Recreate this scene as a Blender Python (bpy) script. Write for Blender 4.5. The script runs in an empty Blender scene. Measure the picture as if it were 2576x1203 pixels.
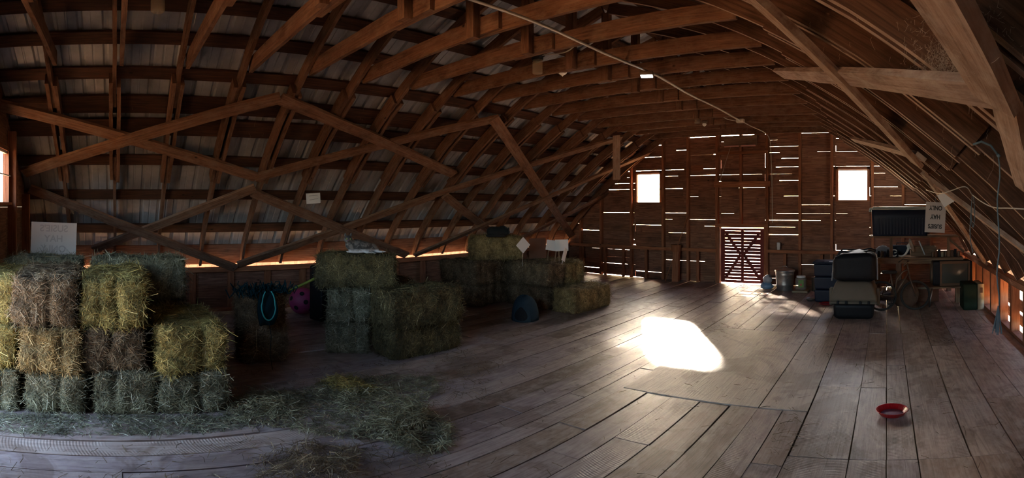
import bpy, bmesh, math, random
from mathutils import Vector, Matrix, noise
R = random.Random(7)
S = bpy.context.scene
COL = S.collection
PI = math.pi
# ------------------------------------------------------------------ camera model (spherical panorama)
W, H = 2576, 1203
F, VPX, HY, EYE = 1235.0, 2230.0, 518.0, 1.65
CX = -2.92            # ridge line of the barn
YF, YN = 9.9, -1.27   # far / near gable
HW = 4.5              # half width

def ray(px, py):
    th = (px - VPX) / F
    return Vector((math.sin(th), math.cos(th), math.tan((HY - py) / F)))

def at_r(px, py, r):
    d = ray(px, py)
    return Vector((d.x * r, d.y * r, EYE + d.z * r))

def at_z(px, py, z=0.0):
    d = ray(px, py)
    return at_r(px, py, (z - EYE) / d.z)

def at_y(px, py, y):
    d = ray(px, py)
    return at_r(px, py, y / d.y)

def at_x(px, py, x):
    d = ray(px, py)
    return at_r(px, py, x / d.x)

# ------------------------------------------------------------------ arch profile (u = distance from ridge line)
CTRL = [(4.5, 0.74), (4.26, 1.14), (3.68, 1.73), (3.3, 2.06), (2.6, 2.6), (1.63, 3.2), (0.8, 3.58), (0.0, 3.88)]

def catmull(pts, n):
    out = []
    P = [(2*pts[0][0]-pts[1][0], 2*pts[0][1]-pts[1][1])] + pts + [(2*pts[-1][0]-pts[-2][0], 2*pts[-1][1]-pts[-2][1])]
    for i in range(1, len(P) - 2):
        p0, p1, p2, p3 = P[i-1], P[i], P[i+1], P[i+2]
        for k in range(n):
            t = k / n
            out.append(tuple(0.5*((2*p1[j]) + (-p0[j]+p2[j])*t + (2*p0[j]-5*p1[j]+4*p2[j]-p3[j])*t*t + (-p0[j]+3*p1[j]-3*p2[j]+p3[j])*t**3) for j in (0, 1)))
    out.append(pts[-1])
    return out
PROF = catmull(CTRL, 8)
SL = [0.0]
for a, b in zip(PROF, PROF[1:]):
    SL.append(SL[-1] + math.hypot(b[0]-a[0], b[1]-a[1]))
STOT = SL[-1]

def prof(s, off=0.0):
    """point on the arch at arc length s from the eave, pushed outward by off"""
    if s <= 0: i = 0
    elif s >= STOT: i = len(PROF) - 2
    else:
        i = max(k for k in range(len(SL)) if SL[k] <= s)
        i = min(i, len(PROF) - 2)
    a, b = PROF[i], PROF[i+1]
    L = SL[i+1] - SL[i]
    t = (s - SL[i]) / L
    def nrm(j):
        j0, j1 = max(0, j-1), min(len(PROF)-1, j+1)
        dx, dz = PROF[j1][0]-PROF[j0][0], PROF[j1][1]-PROF[j0][1]
        l = math.hypot(dx, dz)
        return (dz/l, -dx/l)
    n0, n1 = nrm(i), nrm(i+1)
    tc = min(1, max(0, t))
    nx, nz = n0[0]*(1-tc)+n1[0]*tc, n0[1]*(1-tc)+n1[1]*tc
    if s >= STOT - 1e-6: nx, nz = 0, 1
    return (a[0] + (b[0]-a[0])*t + nx*off, a[1] + (b[1]-a[1])*t + nz*off)

def roof_z(u, off=0.0):
    u = abs(u)
    pts = [prof(STOT*k/60, off) for k in range(61)]
    for a, b in zip(pts, pts[1:]):
        if min(a[0], b[0]) <= u <= max(a[0], b[0]) and abs(a[0]-b[0]) > 1e-9:
            return a[1] + (b[1]-a[1])*(u-a[0])/(b[0]-a[0])
    return pts[-1][1] if u < 1 else pts[0][1]

def roof_u(z, off=0.0):
    lo, hi = 0.0, STOT
    if z <= prof(0, off)[1]: return prof(0, off)[0]
    if z >= prof(STOT, off)[1]: return 0.0
    for _ in range(40):
        m = (lo+hi)/2
        if prof(m, off)[1] < z: lo = m
        else: hi = m
    return prof(lo, off)[0]

def on_roof(px, py, inset=0.02):
    """where the photograph's line of sight meets the inner face of the rafters"""
    lo, hi = 0.3, 0.3
    def f(r):
        p = at_r(px, py, r)
        u = abs(p.x - CX)
        if u > 4.45: return 1
        return p.z - (roof_z(u) - inset)
    while hi < 20 and f(hi) < 0: hi += 0.05
    lo = hi - 0.05
    for _ in range(25):
        m = (lo+hi)/2
        if f(m) < 0: lo = m
        else: hi = m
    return at_r(px, py, lo)

# ------------------------------------------------------------------ mesh builder
class MB:
    def __init__(s): s.v, s.f, s.uv, s.t, s.mi = [], [], [], [], []
    def face(s, idx, uvs, t, m=0):
        s.f.append(idx); s.uv.extend(uvs); s.t.append(t); s.mi.append(m)
    def board(s, p0, p1, w, t, up=(0, 0, 1), tint=None, m=0, jit=0.0, segs=1):
        """plank from p0 to p1; w is its size along up, t its thickness"""
        p0, p1 = Vector(p0), Vector(p1)
        d = (p1-p0); L = d.length; d.normalize()
        up = Vector(up); up = (up - d*up.dot(d))
        if up.length < 1e-6: up = d.orthogonal()
        up.normalize(); sd = d.cross(up)
        tint = R.random() if tint is None else tint
        ou, ov = R.uniform(0, 40), R.uniform(0, 40)
        b = len(s.v); n = segs+1
        for i in range(n):
            c = p0 + (p1-p0)*(i/segs)
            if 0 < i < segs and jit: c = c + up*R.uniform(-jit, jit) + sd*R.uniform(-jit, jit)*0.6
            for a, e in ((-1, -1), (1, -1), (1, 1), (-1, 1)):
                s.v.append(tuple(c + up*(a*w/2+R.uniform(-jit, jit)*.5) + sd*(e*t/2)))
        for i in range(segs):
            u0, u1 = ou+L*i/segs, ou+L*(i+1)/segs
            for q in range(4):
                q2 = (q+1) % 4
                h = w if q in (0, 2) else t
                v0 = ov + (0, w, w+t, 2*w+t)[q]
                s.face((b+i*4+q, b+(i+1)*4+q, b+(i+1)*4+q2, b+i*4+q2), [(u0, v0), (u1, v0), (u1, v0+h), (u0, v0+h)], tint, m)
        s.face((b+3, b+2, b+1, b), [(ou, ov), (ou+w, ov), (ou+w, ov+t), (ou, ov+t)], tint, m)
        e = b+segs*4
        s.face((e, e+1, e+2, e+3), [(ou, ov), (ou+w, ov), (ou+w, ov+t), (ou, ov+t)], tint, m)
        return s
    def box(s, c, sz, rz=0.0, tint=None, m=0):
        c = Vector(c); d = Vector((math.cos(rz), math.sin(rz), 0))
        return s.board(c-d*sz[0]/2, c+d*sz[0]/2, sz[2], sz[1], (0, 0, 1), tint, m)
    def loft(s, rings, cap=True, tint=None, m=0, closed=True):
        tint = R.random() if tint is None else tint
        b = len(s.v); n = len(rings[0])
        for r in rings: s.v.extend(tuple(p) for p in r)
        for i in range(len(rings)-1):
            for j in range(n if closed else n-1):
                k = (j+1) % n
                s.face((b+i*n+j, b+i*n+k, b+(i+1)*n+k, b+(i+1)*n+j), [(i*.1, j/n), (i*.1, (j+1)/n), (i*.1+.1, (j+1)/n), (i*.1+.1, j/n)], tint, m)
        if cap and closed:
            s.face(tuple(b+j for j in range(n))[::-1], [(0, 0)]*n, tint, m)
            e = b+(len(rings)-1)*n
            s.face(tuple(e+j for j in range(n)), [(0, 0)]*n, tint, m)
        return s
    def tube(s, pts, rad, n=8, tint=None, m=0, cap=True):
        pts = [Vector(p) for p in pts]
        rings = []
        prev = None
        for i, p in enumerate(pts):
            d = (pts[min(i+1, len(pts)-1)] - pts[max(i-1, 0)]).normalized()
            if prev is None: a = d.orthogonal().normalized()
            else: a = (prev - d*prev.dot(d)).normalized()
            prev = a; c = d.cross(a)
            r = rad[i] if isinstance(rad, (list, tuple)) else rad
            rings.append([p + a*math.cos(2*PI*k/n)*r + c*math.sin(2*PI*k/n)*r for k in range(n)])
        return s.loft(rings, cap, tint, m)
    def lathe(s, prof_, c=(0, 0, 0), n=28, tint=None, m=0, cap=True, sx=1, sy=1):
        c = Vector(c)
        return s.loft([[c+Vector((r*math.cos(2*PI*k/n)*sx, r*math.sin(2*PI*k/n)*sy, z)) for k in range(n)] for r, z in prof_], cap, tint, m)
    def rbox(s, c, sz, r=0.03, rz=0.0, taper=0.0, n=4, tint=None, m=0, bulge=0.0):
        """rounded box standing on c (base centre)"""
        c = Vector(c); M = Matrix.Rotation(rz, 3, 'Z'); rings = []
        hz = sz[2]
        lv = [(0, -r*.7), (r*.5, -r*.15), (r, 0)] + [(hz*k/6, bulge*math.sin(PI*k/6)) for k in range(1, 6) if r < hz*k/6 < hz-r] + [(hz-r, 0), (hz-r*.5, -r*.15), (hz, -r*.7)]
        for z, off in lv:
            hx, hy = sz[0]/2+off-taper*(1-z/hz), sz[1]/2+off-taper*(1-z/hz)
            ring = []
            for q, (ax, ay) in enumerate(((1, 1), (-1, 1), (-1, -1), (1, -1))):
                for k in range(n+1):
                    a = PI/2*q + PI/2*k/n
                    ring.append(c + M @ Vector((ax*(hx-r)+r*math.cos(a), ay*(hy-r)+r*math.sin(a), z)))
            rings.append(ring)
        return s.loft(rings, True, tint, m)
    def quad(s, a, b, c, d, tint=None, m=0, uv=None):
        i = len(s.v); s.v.extend(tuple(p) for p in (a, b, c, d))
        s.face((i, i+1, i+2, i+3), uv or [(0, 0), (1, 0), (1, 1), (0, 1)], R.random() if tint is None else tint, m)
        return s
    def mesh(s, name, mats, smooth=False):
        me = bpy.data.meshes.new(name)
        me.from_pydata(s.v, [], s.f)
        uv = me.uv_layers.new(name='UVMap')
        flat = [c for p in s.uv for c in p]
        uv.data.foreach_set('uv', flat)
        at = me.attributes.new('tint', 'FLOAT', 'FACE'); at.data.foreach_set('value', s.t)
        for mt in (mats if isinstance(mats, (list, tuple)) else [mats]): me.materials.append(mt)
        me.polygons.foreach_set('material_index', s.mi)
        if smooth: me.polygons.foreach_set('use_smooth', [True]*len(s.f))
        me.update()
        return me
    def build(s, name, mats, parent=None, smooth=False, loc=None):
        o = bpy.data.objects.new(name, s.mesh(name, mats, smooth)); COL.objects.link(o)
        if parent is not None: o.parent = parent
        if loc is not None: o.location = loc
        return o

def tag(o, label, cat, group=None):
    o['label'] = label; o['category'] = cat
    if group: o['group'] = group
    return o
def struct(o): o['kind'] = 'structure'; return o
def stuff(o, label=None, cat=None):
    o['kind'] = 'stuff'
    if label: o['label'] = label
    if cat: o['category'] = cat
    return o
def empty(name, loc, label, cat, group=None, rz=0.0):
    o = bpy.data.objects.new(name, None); COL.objects.link(o); o.location = loc; o.rotation_euler = (0, 0, rz)
    o.empty_display_size = .1
    return tag(o, label, cat, group)
def recentre(o):
    """put a world-space mesh's origin at its base"""
    me = o.data; xs = [v.co for v in me.vertices]
    c = Vector(((min(v.x for v in xs)+max(v.x for v in xs))/2, (min(v.y for v in xs)+max(v.y for v in xs))/2, min(v.z for v in xs)))
    me.transform(Matrix.Translation(-c)); o.location = c
    return o

# ------------------------------------------------------------------ materials
def mat(name, build):
    m = bpy.data.materials.new(name); m.use_nodes = True
    nt = m.node_tree; nt.nodes.clear()
    out = nt.nodes.new('ShaderNodeOutputMaterial'); b = nt.nodes.new('ShaderNodeBsdfPrincipled')
    nt.links.new(b.outputs[0], out.inputs[0])
    build(nt, b, out)
    return m
def N(nt, t, **k):
    n = nt.nodes.new(t)
    for a, v in k.items():
        if a in n.inputs: n.inputs[a].default_value = v
        else: setattr(n, a, v)
    return n
def ramp(nt, fac, stops):
    r = nt.nodes.new('ShaderNodeValToRGB'); nt.links.new(fac, r.inputs[0])
    el = r.color_ramp.elements
    while len(el) < len(stops): el.new(0.5)
    for e, (p, c) in zip(el, stops): e.position = p; e.color = (*c, 1) if len(c) == 3 else c
    return r.outputs[0]
def mix(nt, a, b, fac, mode='MIX'):
    n = nt.nodes.new('ShaderNodeMix'); n.data_type = 'RGBA'; n.blend_type = mode
    for sock, v in ((n.inputs[0], fac), (n.inputs[6], a), (n.inputs[7], b)):
        if hasattr(v, 'is_output'): nt.links.new(v, sock)
        elif isinstance(v, (int, float)): sock.default_value = v
        else: sock.default_value = (*v, 1)
    return n.outputs[2]
def coords(nt, kind='UV', scale=(1, 1, 1)):
    tc = nt.nodes.new('ShaderNodeTexCoord'); mp = nt.nodes.new('ShaderNodeMapping')
    mp.inputs['Scale'].default_value = scale
    nt.links.new(tc.outputs[kind], mp.inputs[0]); return mp.outputs[0]
def attr(nt, name='tint'):
    a = nt.nodes.new('ShaderNodeAttribute'); a.attribute_name = name; return a.outputs['Fac']
def noise_t(nt, vec, scale, detail=4, rough=.6, dist=0):
    n = nt.nodes.new('ShaderNodeTexNoise'); nt.links.new(vec, n.inputs['Vector'])
    n.inputs['Scale'].default_value = scale; n.inputs['Detail'].default_value = detail
    n.inputs['Roughness'].default_value = rough; n.inputs['Distortion'].default_value = dist
    return n.outputs['Fac']
def bump(nt, b, h, strength=.3, dist=.01):
    n = nt.nodes.new('ShaderNodeBump'); n.inputs['Strength'].default_value = strength; n.inputs['Distance'].default_value = dist
    nt.links.new(h, n.inputs['Height']); nt.links.new(n.outputs[0], b.inputs['Normal']); return n

def wood(name, dark, mid, light, rough=.8, saw=0.0, tintamt=.5, knots=True, spec=.3, dust=None):
    def bld(nt, b, out):
        v = coords(nt, 'UV', (1.2, 22, 1))
        g = noise_t(nt, v, 2.2, 8, .65, .6)
        col = ramp(nt, g, [(.25, dark), (.5, mid), (.75, light)])
        v2 = coords(nt, 'UV', (1, 1.6, 1))
        pt = noise_t(nt, v2, 2.3, 5, .6)
        col = mix(nt, col, dark, ramp(nt, pt, [(.52, (0, 0, 0)), (.72, (.75,)*3)]))
        if knots:
            vo = nt.nodes.new('ShaderNodeTexVoronoi'); vo.inputs['Scale'].default_value = 2.6
            nt.links.new(coords(nt, 'UV', (1, 1.5, 1)), vo.inputs['Vector'])
            col = mix(nt, col, tuple(c*.35 for c in dark), ramp(nt, vo.outputs['Distance'], [(.02, (1, 1, 1)), (.075, (0, 0, 0))]))
        t = attr(nt)
        col = mix(nt, col, ramp(nt, t, [(0, (.40, .34, .30)), (.3, (.80, .70, .62)), (.6, (.78, .77, .90)), (1, (1.0, .96, .92))]), tintamt, 'MULTIPLY')
        if dust:
            dn = noise_t(nt, v2, 5.5, 6, .7)
            col = mix(nt, col, dust, ramp(nt, dn, [(.45, (0, 0, 0)), (.7, (.7,)*3)]))
        if saw or name == 'plywood':
            sn = noise_t(nt, coords(nt, 'Object', (1, .8, 1)), 1.7, 5, .62, .8)
            col = mix(nt, col, (.50, .43, .38), ramp(nt, sn, [(.52, (0, 0, 0)), (.565, (.62,)*3), (.75, (.45,)*3)]), 'MULTIPLY')
        if saw:
            w = nt.nodes.new('ShaderNodeTexWave'); w.wave_type = 'BANDS'; w.bands_direction = 'X'
            sx = nt.nodes.new('ShaderNodeSeparateXYZ'); nt.links.new(coords(nt, 'UV'), sx.inputs[0])
            m1 = nt.nodes.new('ShaderNodeMath'); m1.operation = 'MULTIPLY'; nt.links.new(sx.outputs[1], m1.inputs[0]); m1.inputs[1].default_value = 5.0
            m2 = nt.nodes.new('ShaderNodeMath'); m2.operation = 'SINE'; nt.links.new(m1.outputs[0], m2.inputs[0])
            m3 = nt.nodes.new('ShaderNodeMath'); m3.operation = 'MULTIPLY_ADD'; nt.links.new(m2.outputs[0], m3.inputs[0]); m3.inputs[1].default_value = .10; nt.links.new(sx.outputs[0], m3.inputs[2])
            cx_ = nt.nodes.new('ShaderNodeCombineXYZ'); nt.links.new(m3.outputs[0], cx_.inputs[0]); nt.links.new(cx_.outputs[0], w.inputs['Vector'])
            w.inputs['Scale'].default_value = 15; w.inputs['Distortion'].default_value = 0
            wear_ = ramp(nt, noise_t(nt, coords(nt, 'UV', (1, 3, 1)), 2.2, 4, .6), [(.42, (0, 0, 0)), (.62, (1, 1, 1))])
            msk = mix(nt, (0, 0, 0), wear_, ramp(nt, t, [(.70, (0, 0, 0)), (.80, (1, 1, 1))]))
            wv = mix(nt, (.5, .5, .5), w.outputs['Color'], msk)
            col = mix(nt, col, wv, saw, 'OVERLAY')
            hh = mix(nt, g, wv, .5)
            bump(nt, b, hh, .5, .006)
        else:
            bump(nt, b, g, .6, .006)
        nt.links.new(col, b.inputs['Base Color'])
        b.inputs['Roughness'].default_value = rough; b.inputs['Specular IOR Level'].default_value = spec
    return mat(name, bld)

def plain(name, c, rough=.6, metal=0.0, spec=.5, var=0.0, bumpy=0.0, trans=0.0):
    def bld(nt, b, out):
        b.inputs['Roughness'].default_value = rough; b.inputs['Metallic'].default_value = metal; b.inputs['Specular IOR Level'].default_value = spec
        n = noise_t(nt, coords(nt, 'Object'), 9, 5, .65)
        if var:
            nt.links.new(mix(nt, tuple(x*(1-var) for x in c), tuple(min(1, x*(1+var)) for x in c), n), b.inputs['Base Color'])
        else:
            nt.links.new(mix(nt, tuple(x*.93 for x in c), c, n), b.inputs['Base Color'])
        if bumpy: bump(nt, b, noise_t(nt, coords(nt, 'Object'), 60, 4, .6), bumpy, .005)
    return mat(name, bld)

M = {}
M['rafter'] = wood('rafter_wood', (.055, .026, .015), (.165, .080, .046), (.26, .14, .085), rough=.85, spec=.2, dust=(.22, .14, .095))
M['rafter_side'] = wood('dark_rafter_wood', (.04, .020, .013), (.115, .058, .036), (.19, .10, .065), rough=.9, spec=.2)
M['dusty'] = wood('dusty_wood', (.17, .10, .07), (.40, .265, .20), (.56, .41, .32), rough=.9, spec=.15, dust=(.55, .44, .36))
M['brace'] = wood('brace_wood', (.07, .033, .02), (.22, .112, .066), (.33, .185, .11), rough=.85, spec=.2, dust=(.26, .17, .12))
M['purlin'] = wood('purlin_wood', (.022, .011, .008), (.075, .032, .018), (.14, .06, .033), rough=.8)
M['siding'] = wood('siding_wood', (.08, .035, .022), (.26, .12, .07), (.42, .23, .14), rough=.8, knots=True)
M['stud'] = wood('stud_wood', (.16, .055, .025), (.34, .13, .06), (.48, .22, .11), rough=.8)
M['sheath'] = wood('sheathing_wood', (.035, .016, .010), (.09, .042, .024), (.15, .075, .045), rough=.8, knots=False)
M['floor'] = wood('floor_wood', (.16, .108, .085), (.41, .305, .25), (.58, .46, .39), rough=.44, saw=.16, tintamt=1.0, spec=.5, dust=(.50, .40, .34))
M['ply'] = wood('plywood', (.30, .22, .16), (.46, .36, .28), (.56, .46, .37), rough=.5, tintamt=.3, knots=False, spec=.45, dust=(.52, .42, .33))
M['benchwood'] = wood('bench_wood', (.08, .045, .025), (.21, .13, .075), (.32, .21, .13), rough=.75)
M['doorwood'] = wood('red_door_wood', (.05, .010, .008), (.16, .025, .02), (.25, .05, .035), rough=.7)

def metal_roof(nt, b, out):
    n = noise_t(nt, coords(nt, 'Object', (1, 1, .3)), 3.5, 6, .6)
    nt.links.new(ramp(nt, n, [(.3, (.28, .28, .305)), (.6, (.45, .45, .48)), (.8, (.38, .35, .33))]), b.inputs['Base Color'])
    b.inputs['Roughness'].default_value = .5; b.inputs['Metallic'].default_value = .25
M['metal_roof'] = mat('painted_roof_metal', metal_roof)

def hay(name, d, m_, l):
    def bld(nt, b, out):
        t = attr(nt)
        n = noise_t(nt, coords(nt, 'Object'), 7, 4, .6)
        c = ramp(nt, t, [(0, d), (.55, m_), (.85, m_), (1, l)])
        c = mix(nt, c, tuple(x*.45 for x in d), ramp(nt, n, [(.35, (.75,)*3), (.6, (0, 0, 0))]))
        nt.links.new(c, b.inputs['Base Color']); b.inputs['Roughness'].default_value = .75; b.inputs['Specular IOR Level'].default_value = .25
    return mat(name, bld)
def haybody(name, d, m_):
    def bld(nt, b, out):
        v = coords(nt, 'Object', (1, 1, 1))
        n = noise_t(nt, v, 55, 6, .7, 1.2)
        c = ramp(nt, n, [(.35, tuple(x*.3 for x in d)), (.6, m_)])
        nt.links.new(c, b.inputs['Base Color']); b.inputs['Roughness'].default_value = .9
        bump(nt, b, n, 1.0, .02)
    return mat(name, bld)
HAYC = {'gold': ((.13, .085, .035), (.42, .28, .11), (.80, .62, .32)),
        'brown': ((.085, .055, .028), (.24, .155, .082), (.58, .44, .28)),
        'green': ((.09, .085, .05), (.25, .225, .135), (.60, .56, .42)),
        'pale': ((.10, .085, .045), (.30, .255, .14), (.66, .60, .42)),
        'olive': ((.06, .048, .022), (.17, .125, .05), (.42, .33, .16)),
        'yellow': ((.12, .09, .03), (.42, .31, .09), (.80, .62, .24))}
for k, (d, m_, l) in HAYC.items():
    M['hay_'+k] = hay('hay_'+k, d, m_, l); M['body_'+k] = haybody('hay_body_'+k, d, m_)

M['twine'] = plain('twine_fibre', (.45, .33, .16), .8)
M['bluetwine'] = plain('blue_twine', (.10, .135, .15), .85, var=.4)
M['palerope'] = plain('pale_rope', (.50, .44, .38), .85)
M['navy'] = plain('navy_plastic', (.010, .014, .030), .5, spec=.25)
M['black'] = plain('black_plastic', (.008, .008, .010), .5, spec=.2)
M['blackcloth'] = plain('black_cloth', (.008, .009, .012), .6, spec=.2, bumpy=.3, var=.4)
M['lidgrey'] = plain('pale_lid_plastic', (.36, .37, .35), .5)
M['taupe'] = plain('taupe_plastic', (.13, .105, .078), .7, spec=.3, var=.15)
M['beige'] = plain('beige_enamel', (.33, .26, .16), .6)
M['green'] = plain('dark_green_enamel', (.010, .020, .010), .7, spec=.15, var=.3)
M['zinc'] = plain('galvanised_steel', (.42, .41, .39), .38, metal=.85, var=.3)
M['steel'] = plain('steel', (.5, .5, .5), .3, metal=1.0, var=.2)
M['conduit'] = plain('conduit_metal', (.46, .42, .36), .45, metal=.5, var=.2)
M['white'] = plain('white_paint', (.72, .70, .68), .6)
M['paper'] = plain('paper', (.62, .58, .56), .8, var=.05)
M['signcard'] = plain('sign_card', (.46, .43, .42), .75, var=.06)
M['ink'] = plain('black_ink', (.03, .028, .03), .7)
M['ghostink'] = plain('faded_ink', (.36, .33, .33), .8)
M['red'] = plain('red_plastic', (.42, .008, .012), .3)
M['purple'] = plain('purple_feed', (.30, .14, .26), .6, var=.4, bumpy=.5)
M['pink'] = plain('magenta_rubber', (.32, .035, .12), .6, var=.4)
M['teal'] = plain('teal_rope', (.03, .33, .30), .6)
M['net'] = plain('dark_teal_netting', (.003, .018, .022), .9, spec=.1, var=.4)
M['lime'] = plain('lime_pole', (.30, .44, .06), .6)
M['gunmetal'] = plain('aged_bronze_metal', (.14, .09, .06), .5, metal=.5)
M['rubber'] = plain('rubber', (.02, .017, .015), .85)
M['felt'] = plain('blue_grey_felt', (.028, .050, .065), .95, spec=.15, var=.25, bumpy=.4)
M['dark'] = plain('hole_shade_black', (.006, .007, .009), .95)  # near-black that stands in for the shade inside holes
M['card'] = plain('brown_cardboard', (.14, .055, .028), .8, var=.2)
M['porcelain'] = plain('porcelain', (.78, .74, .68), .35)
M['blackfur'] = plain('black_fur', (.010, .009, .009), .9, bumpy=.5)
M['screen'] = plain('tv_glass', (.075, .075, .058), .2, spec=.5)
M['tvcase'] = wood('tv_case_wood', (.08, .04, .02), (.17, .095, .05), (.25, .15, .08), rough=.6, knots=False)
M['bagblue'] = plain('blue_white_bag', (.20, .32, .46), .6, var=.5)
M['bagwhite'] = plain('white_bag', (.45, .43, .45), .6)
M['labelgreen'] = plain('green_label', (.16, .27, .06), .6, var=.5)
M['cloth'] = plain('pale_cloth', (.24, .23, .24), .85, var=.2)
M['sack'] = plain('burlap_brown', (.11, .062, .04), .9, var=.3)
M['ground'] = plain('sunlit_ground', (.28, .155, .075), .95, var=.2)
M['web'] = plain('cobweb', (.42, .30, .22), .95)
M['eye'] = plain('cat_eye', (.30, .36, .08), .2)
M['plum'] = plain('pink_tube', (.62, .30, .26), .7)  # even pink colour for the shop light tubes, no emission

def catfur(nt, b, out):
    tc = nt.nodes.new('ShaderNodeTexCoord'); sp = nt.nodes.new('ShaderNodeSeparateXYZ'); nt.links.new(tc.outputs['Object'], sp.inputs[0])
    n = noise_t(nt, coords(nt, 'Object', (1, 1, 1)), 18, 4, .6, 1.0)
    stripes = ramp(nt, n, [(.42, (.035, .03, .028)), (.58, (.17, .145, .13))])
    m_ = nt.nodes.new('ShaderNodeMath'); m_.operation = 'MULTIPLY_ADD'; nt.links.new(n, m_.inputs[0]); m_.inputs[1].default_value = .06; nt.links.new(sp.outputs[2], m_.inputs[2])
    f = ramp(nt, m_.outputs[0], [(.062, (1, 1, 1)), (.085, (0, 0, 0))])
    nt.links.new(mix(nt, stripes, (.55, .52, .52), f), b.inputs['Base Color']); b.inputs['Roughness'].default_value = .9
M['catfur'] = mat('grey_tabby_white_fur', catfur)

def glass(nt, b, out):
    tr = nt.nodes.new('ShaderNodeBsdfTransparent'); tr.inputs[0].default_value = (.97, .98, .98, 1)
    gl = nt.nodes.new('ShaderNodeBsdfGlossy'); gl.inputs['Roughness'].default_value = .05
    mx = nt.nodes.new('ShaderNodeMixShader')
    mx.inputs[0].default_value = .05; nt.links.new(tr.outputs[0], mx.inputs[1]); nt.links.new(gl.outputs[0], mx.inputs[2]); nt.links.new(mx.outputs[0], out.inputs[0])
M['pane'] = mat('window_glass', glass)
def jar(nt, b, out):
    tr = nt.nodes.new('ShaderNodeBsdfTransparent'); tr.inputs[0].default_value = (.8, .76, .68, 1)
    df = nt.nodes.new('ShaderNodeBsdfPrincipled'); df.inputs['Base Color'].default_value = (.62, .54, .46, 1); df.inputs['Roughness'].default_value = .15
    mx = nt.nodes.new('ShaderNodeMixShader'); mx.inputs[0].default_value = .24
    nt.links.new(tr.outputs[0], mx.inputs[1]); nt.links.new(df.outputs[0], mx.inputs[2]); nt.links.new(mx.outputs[0], out.inputs[0])
M['jar'] = mat('ribbed_jar_glass', jar)
def led(nt, b, out):
    e = nt.nodes.new('ShaderNodeEmission'); e.inputs[0].default_value = (.85, .92, 1, 1); e.inputs[1].default_value = 6
    nt.links.new(e.outputs[0], out.inputs[0])
M['led'] = mat('led_lamp_face', led)

# ================================================================== THE SETTING
XL, XR = CX-HW, CX+HW
# ---- floor planks (one surface) -----------------------------------------------------------
fl = MB()
edges = [XL-.02]
while edges[-1] < -2.6: edges.append(edges[-1] + R.choice((.22, .25, .28, .30)))
edges = [e for e in edges if e < -2.42] + [-2.32, -2.17]
right = [-.59, -.22, 0.0, .185, .51, .80, 1.10, 1.38, XR+.03]
mid = [-2.17, -1.93, -1.70, -1.45, -1.20, -.97, -.78, -.59]
cols = [(a, b, None) for a, b in zip(edges, edges[1:])] + [(a, b, 'mid') for a, b in zip(mid, mid[1:])] + [(a, b, 'right') for a, b in zip(right, right[1:])]
joints_right = {-.59: [2.9, 4.25, 6.2], -.22: [2.9, 4.25, 6.2], 0.0: [2.9, 4.9, 6.2], .185: [2.9, 4.9, 6.2], .51: [2.9, 5.6], .80: [3.9, 5.8], 1.10: [4.6, 6.6], 1.38: [3.4, 7.2]}
def plank(x0, x1, y0, y1, m=0, tint=None, dz=0.0):
    t = .03
    z = -t/2 + R.uniform(-.003, .003) + dz
    g = R.choice((.003, .004, .006, .009, .014))
    n = max(1, int((y1-y0)/1.2))
    fl.board(((x0+x1)/2, y0+.002, z), ((x0+x1)/2+R.uniform(-.004, .004), y1-.002, z+R.uniform(-.003, .003)), (x1-x0)-g, t, (1, 0, 0), tint, m, .0012, n)
for x0, x1, kind in cols:
    if kind == 'mid':
        js = [YN-.05] + R.choice(([.9, 2.35], [1.3, 2.75], [.5, 2.35])) + [3.64]
        segs = list(zip(js, js[1:]))
        js2 = [6.14, 6.9 if R.random() < .6 else 7.3, YF+.05]
        segs += list(zip(js2, js2[1:]))
    elif kind == 'right':
        js = [YN-.05, .9] + joints_right[x0] + [8.2, YF+.05]
        segs = list(zip(js, js[1:]))
    else:
        js = [YN-.05]; y = js[0] + R.uniform(1.2, 3.2)
        while y < YF-.8: js.append(y); y += R.uniform(2.2, 3.7)
        js.append(YF+.05); segs = list(zip(js, js[1:]))
    for a, b in segs: plank(x0, x1, a, b, 0)
plank(-2.17, -.97, 3.65, 6.13, 1, .75, .004)
plank(-.97, -.59, 3.65, 6.13, 1, .55, .004)
struct(fl.build('floor', [M['floor'], M['ply']]))
sub = MB(); 
sub.board((CX, YN-.1, -.20), (CX, YF+.1, -.20), 2*HW+.2, .04, (1, 0, 0), .1)
struct(sub.build('floor.001', M['purlin']))

# ---- metal roof, ribbed across its width --------------------------------------------------
def ribbed(side, s0, s1, off, y0, y1):
    """ribbed sheet following the arch"""
    mb = MB(); ys = []; y = y0; k = 0
    while y < y1:
        pat = [(0, 0), (.018, .022), (.045, .022), (.063, 0), (.13, 0), (.135, .005), (.15, .005), (.155, 0), (.20, 0)]
        for dy, dh in pat: ys.append((y+dy, dh))
        y += .235
    ns = 26
    base = len(mb.v)
    for i in range(ns+1):
        s_ = s0 + (s1-s0)*i/ns
        for (yy, dh) in ys:
            u, z = prof(s_, off+dh)
            mb.v.append((CX+side*u, yy, z))
    n = len(ys)
    for i in range(ns):
        for j in range(n-1):
            idx = (base+i*n+j, base+(i+1)*n+j, base+(i+1)*n+j+1, base+i*n+j+1)
            mb.face(idx if side < 0 else idx[::-1], [(0, 0)]*4, .5)
    return mb
struct(ribbed(-1, -.38, STOT+.02, .195, YN-.03, YF+.25).build('ceiling', M['metal_roof']))
struct(ribbed(1, -.38, STOT+.02, .195, YN-.03, YF+.25).build('ceiling.001', M['metal_roof']))
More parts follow.
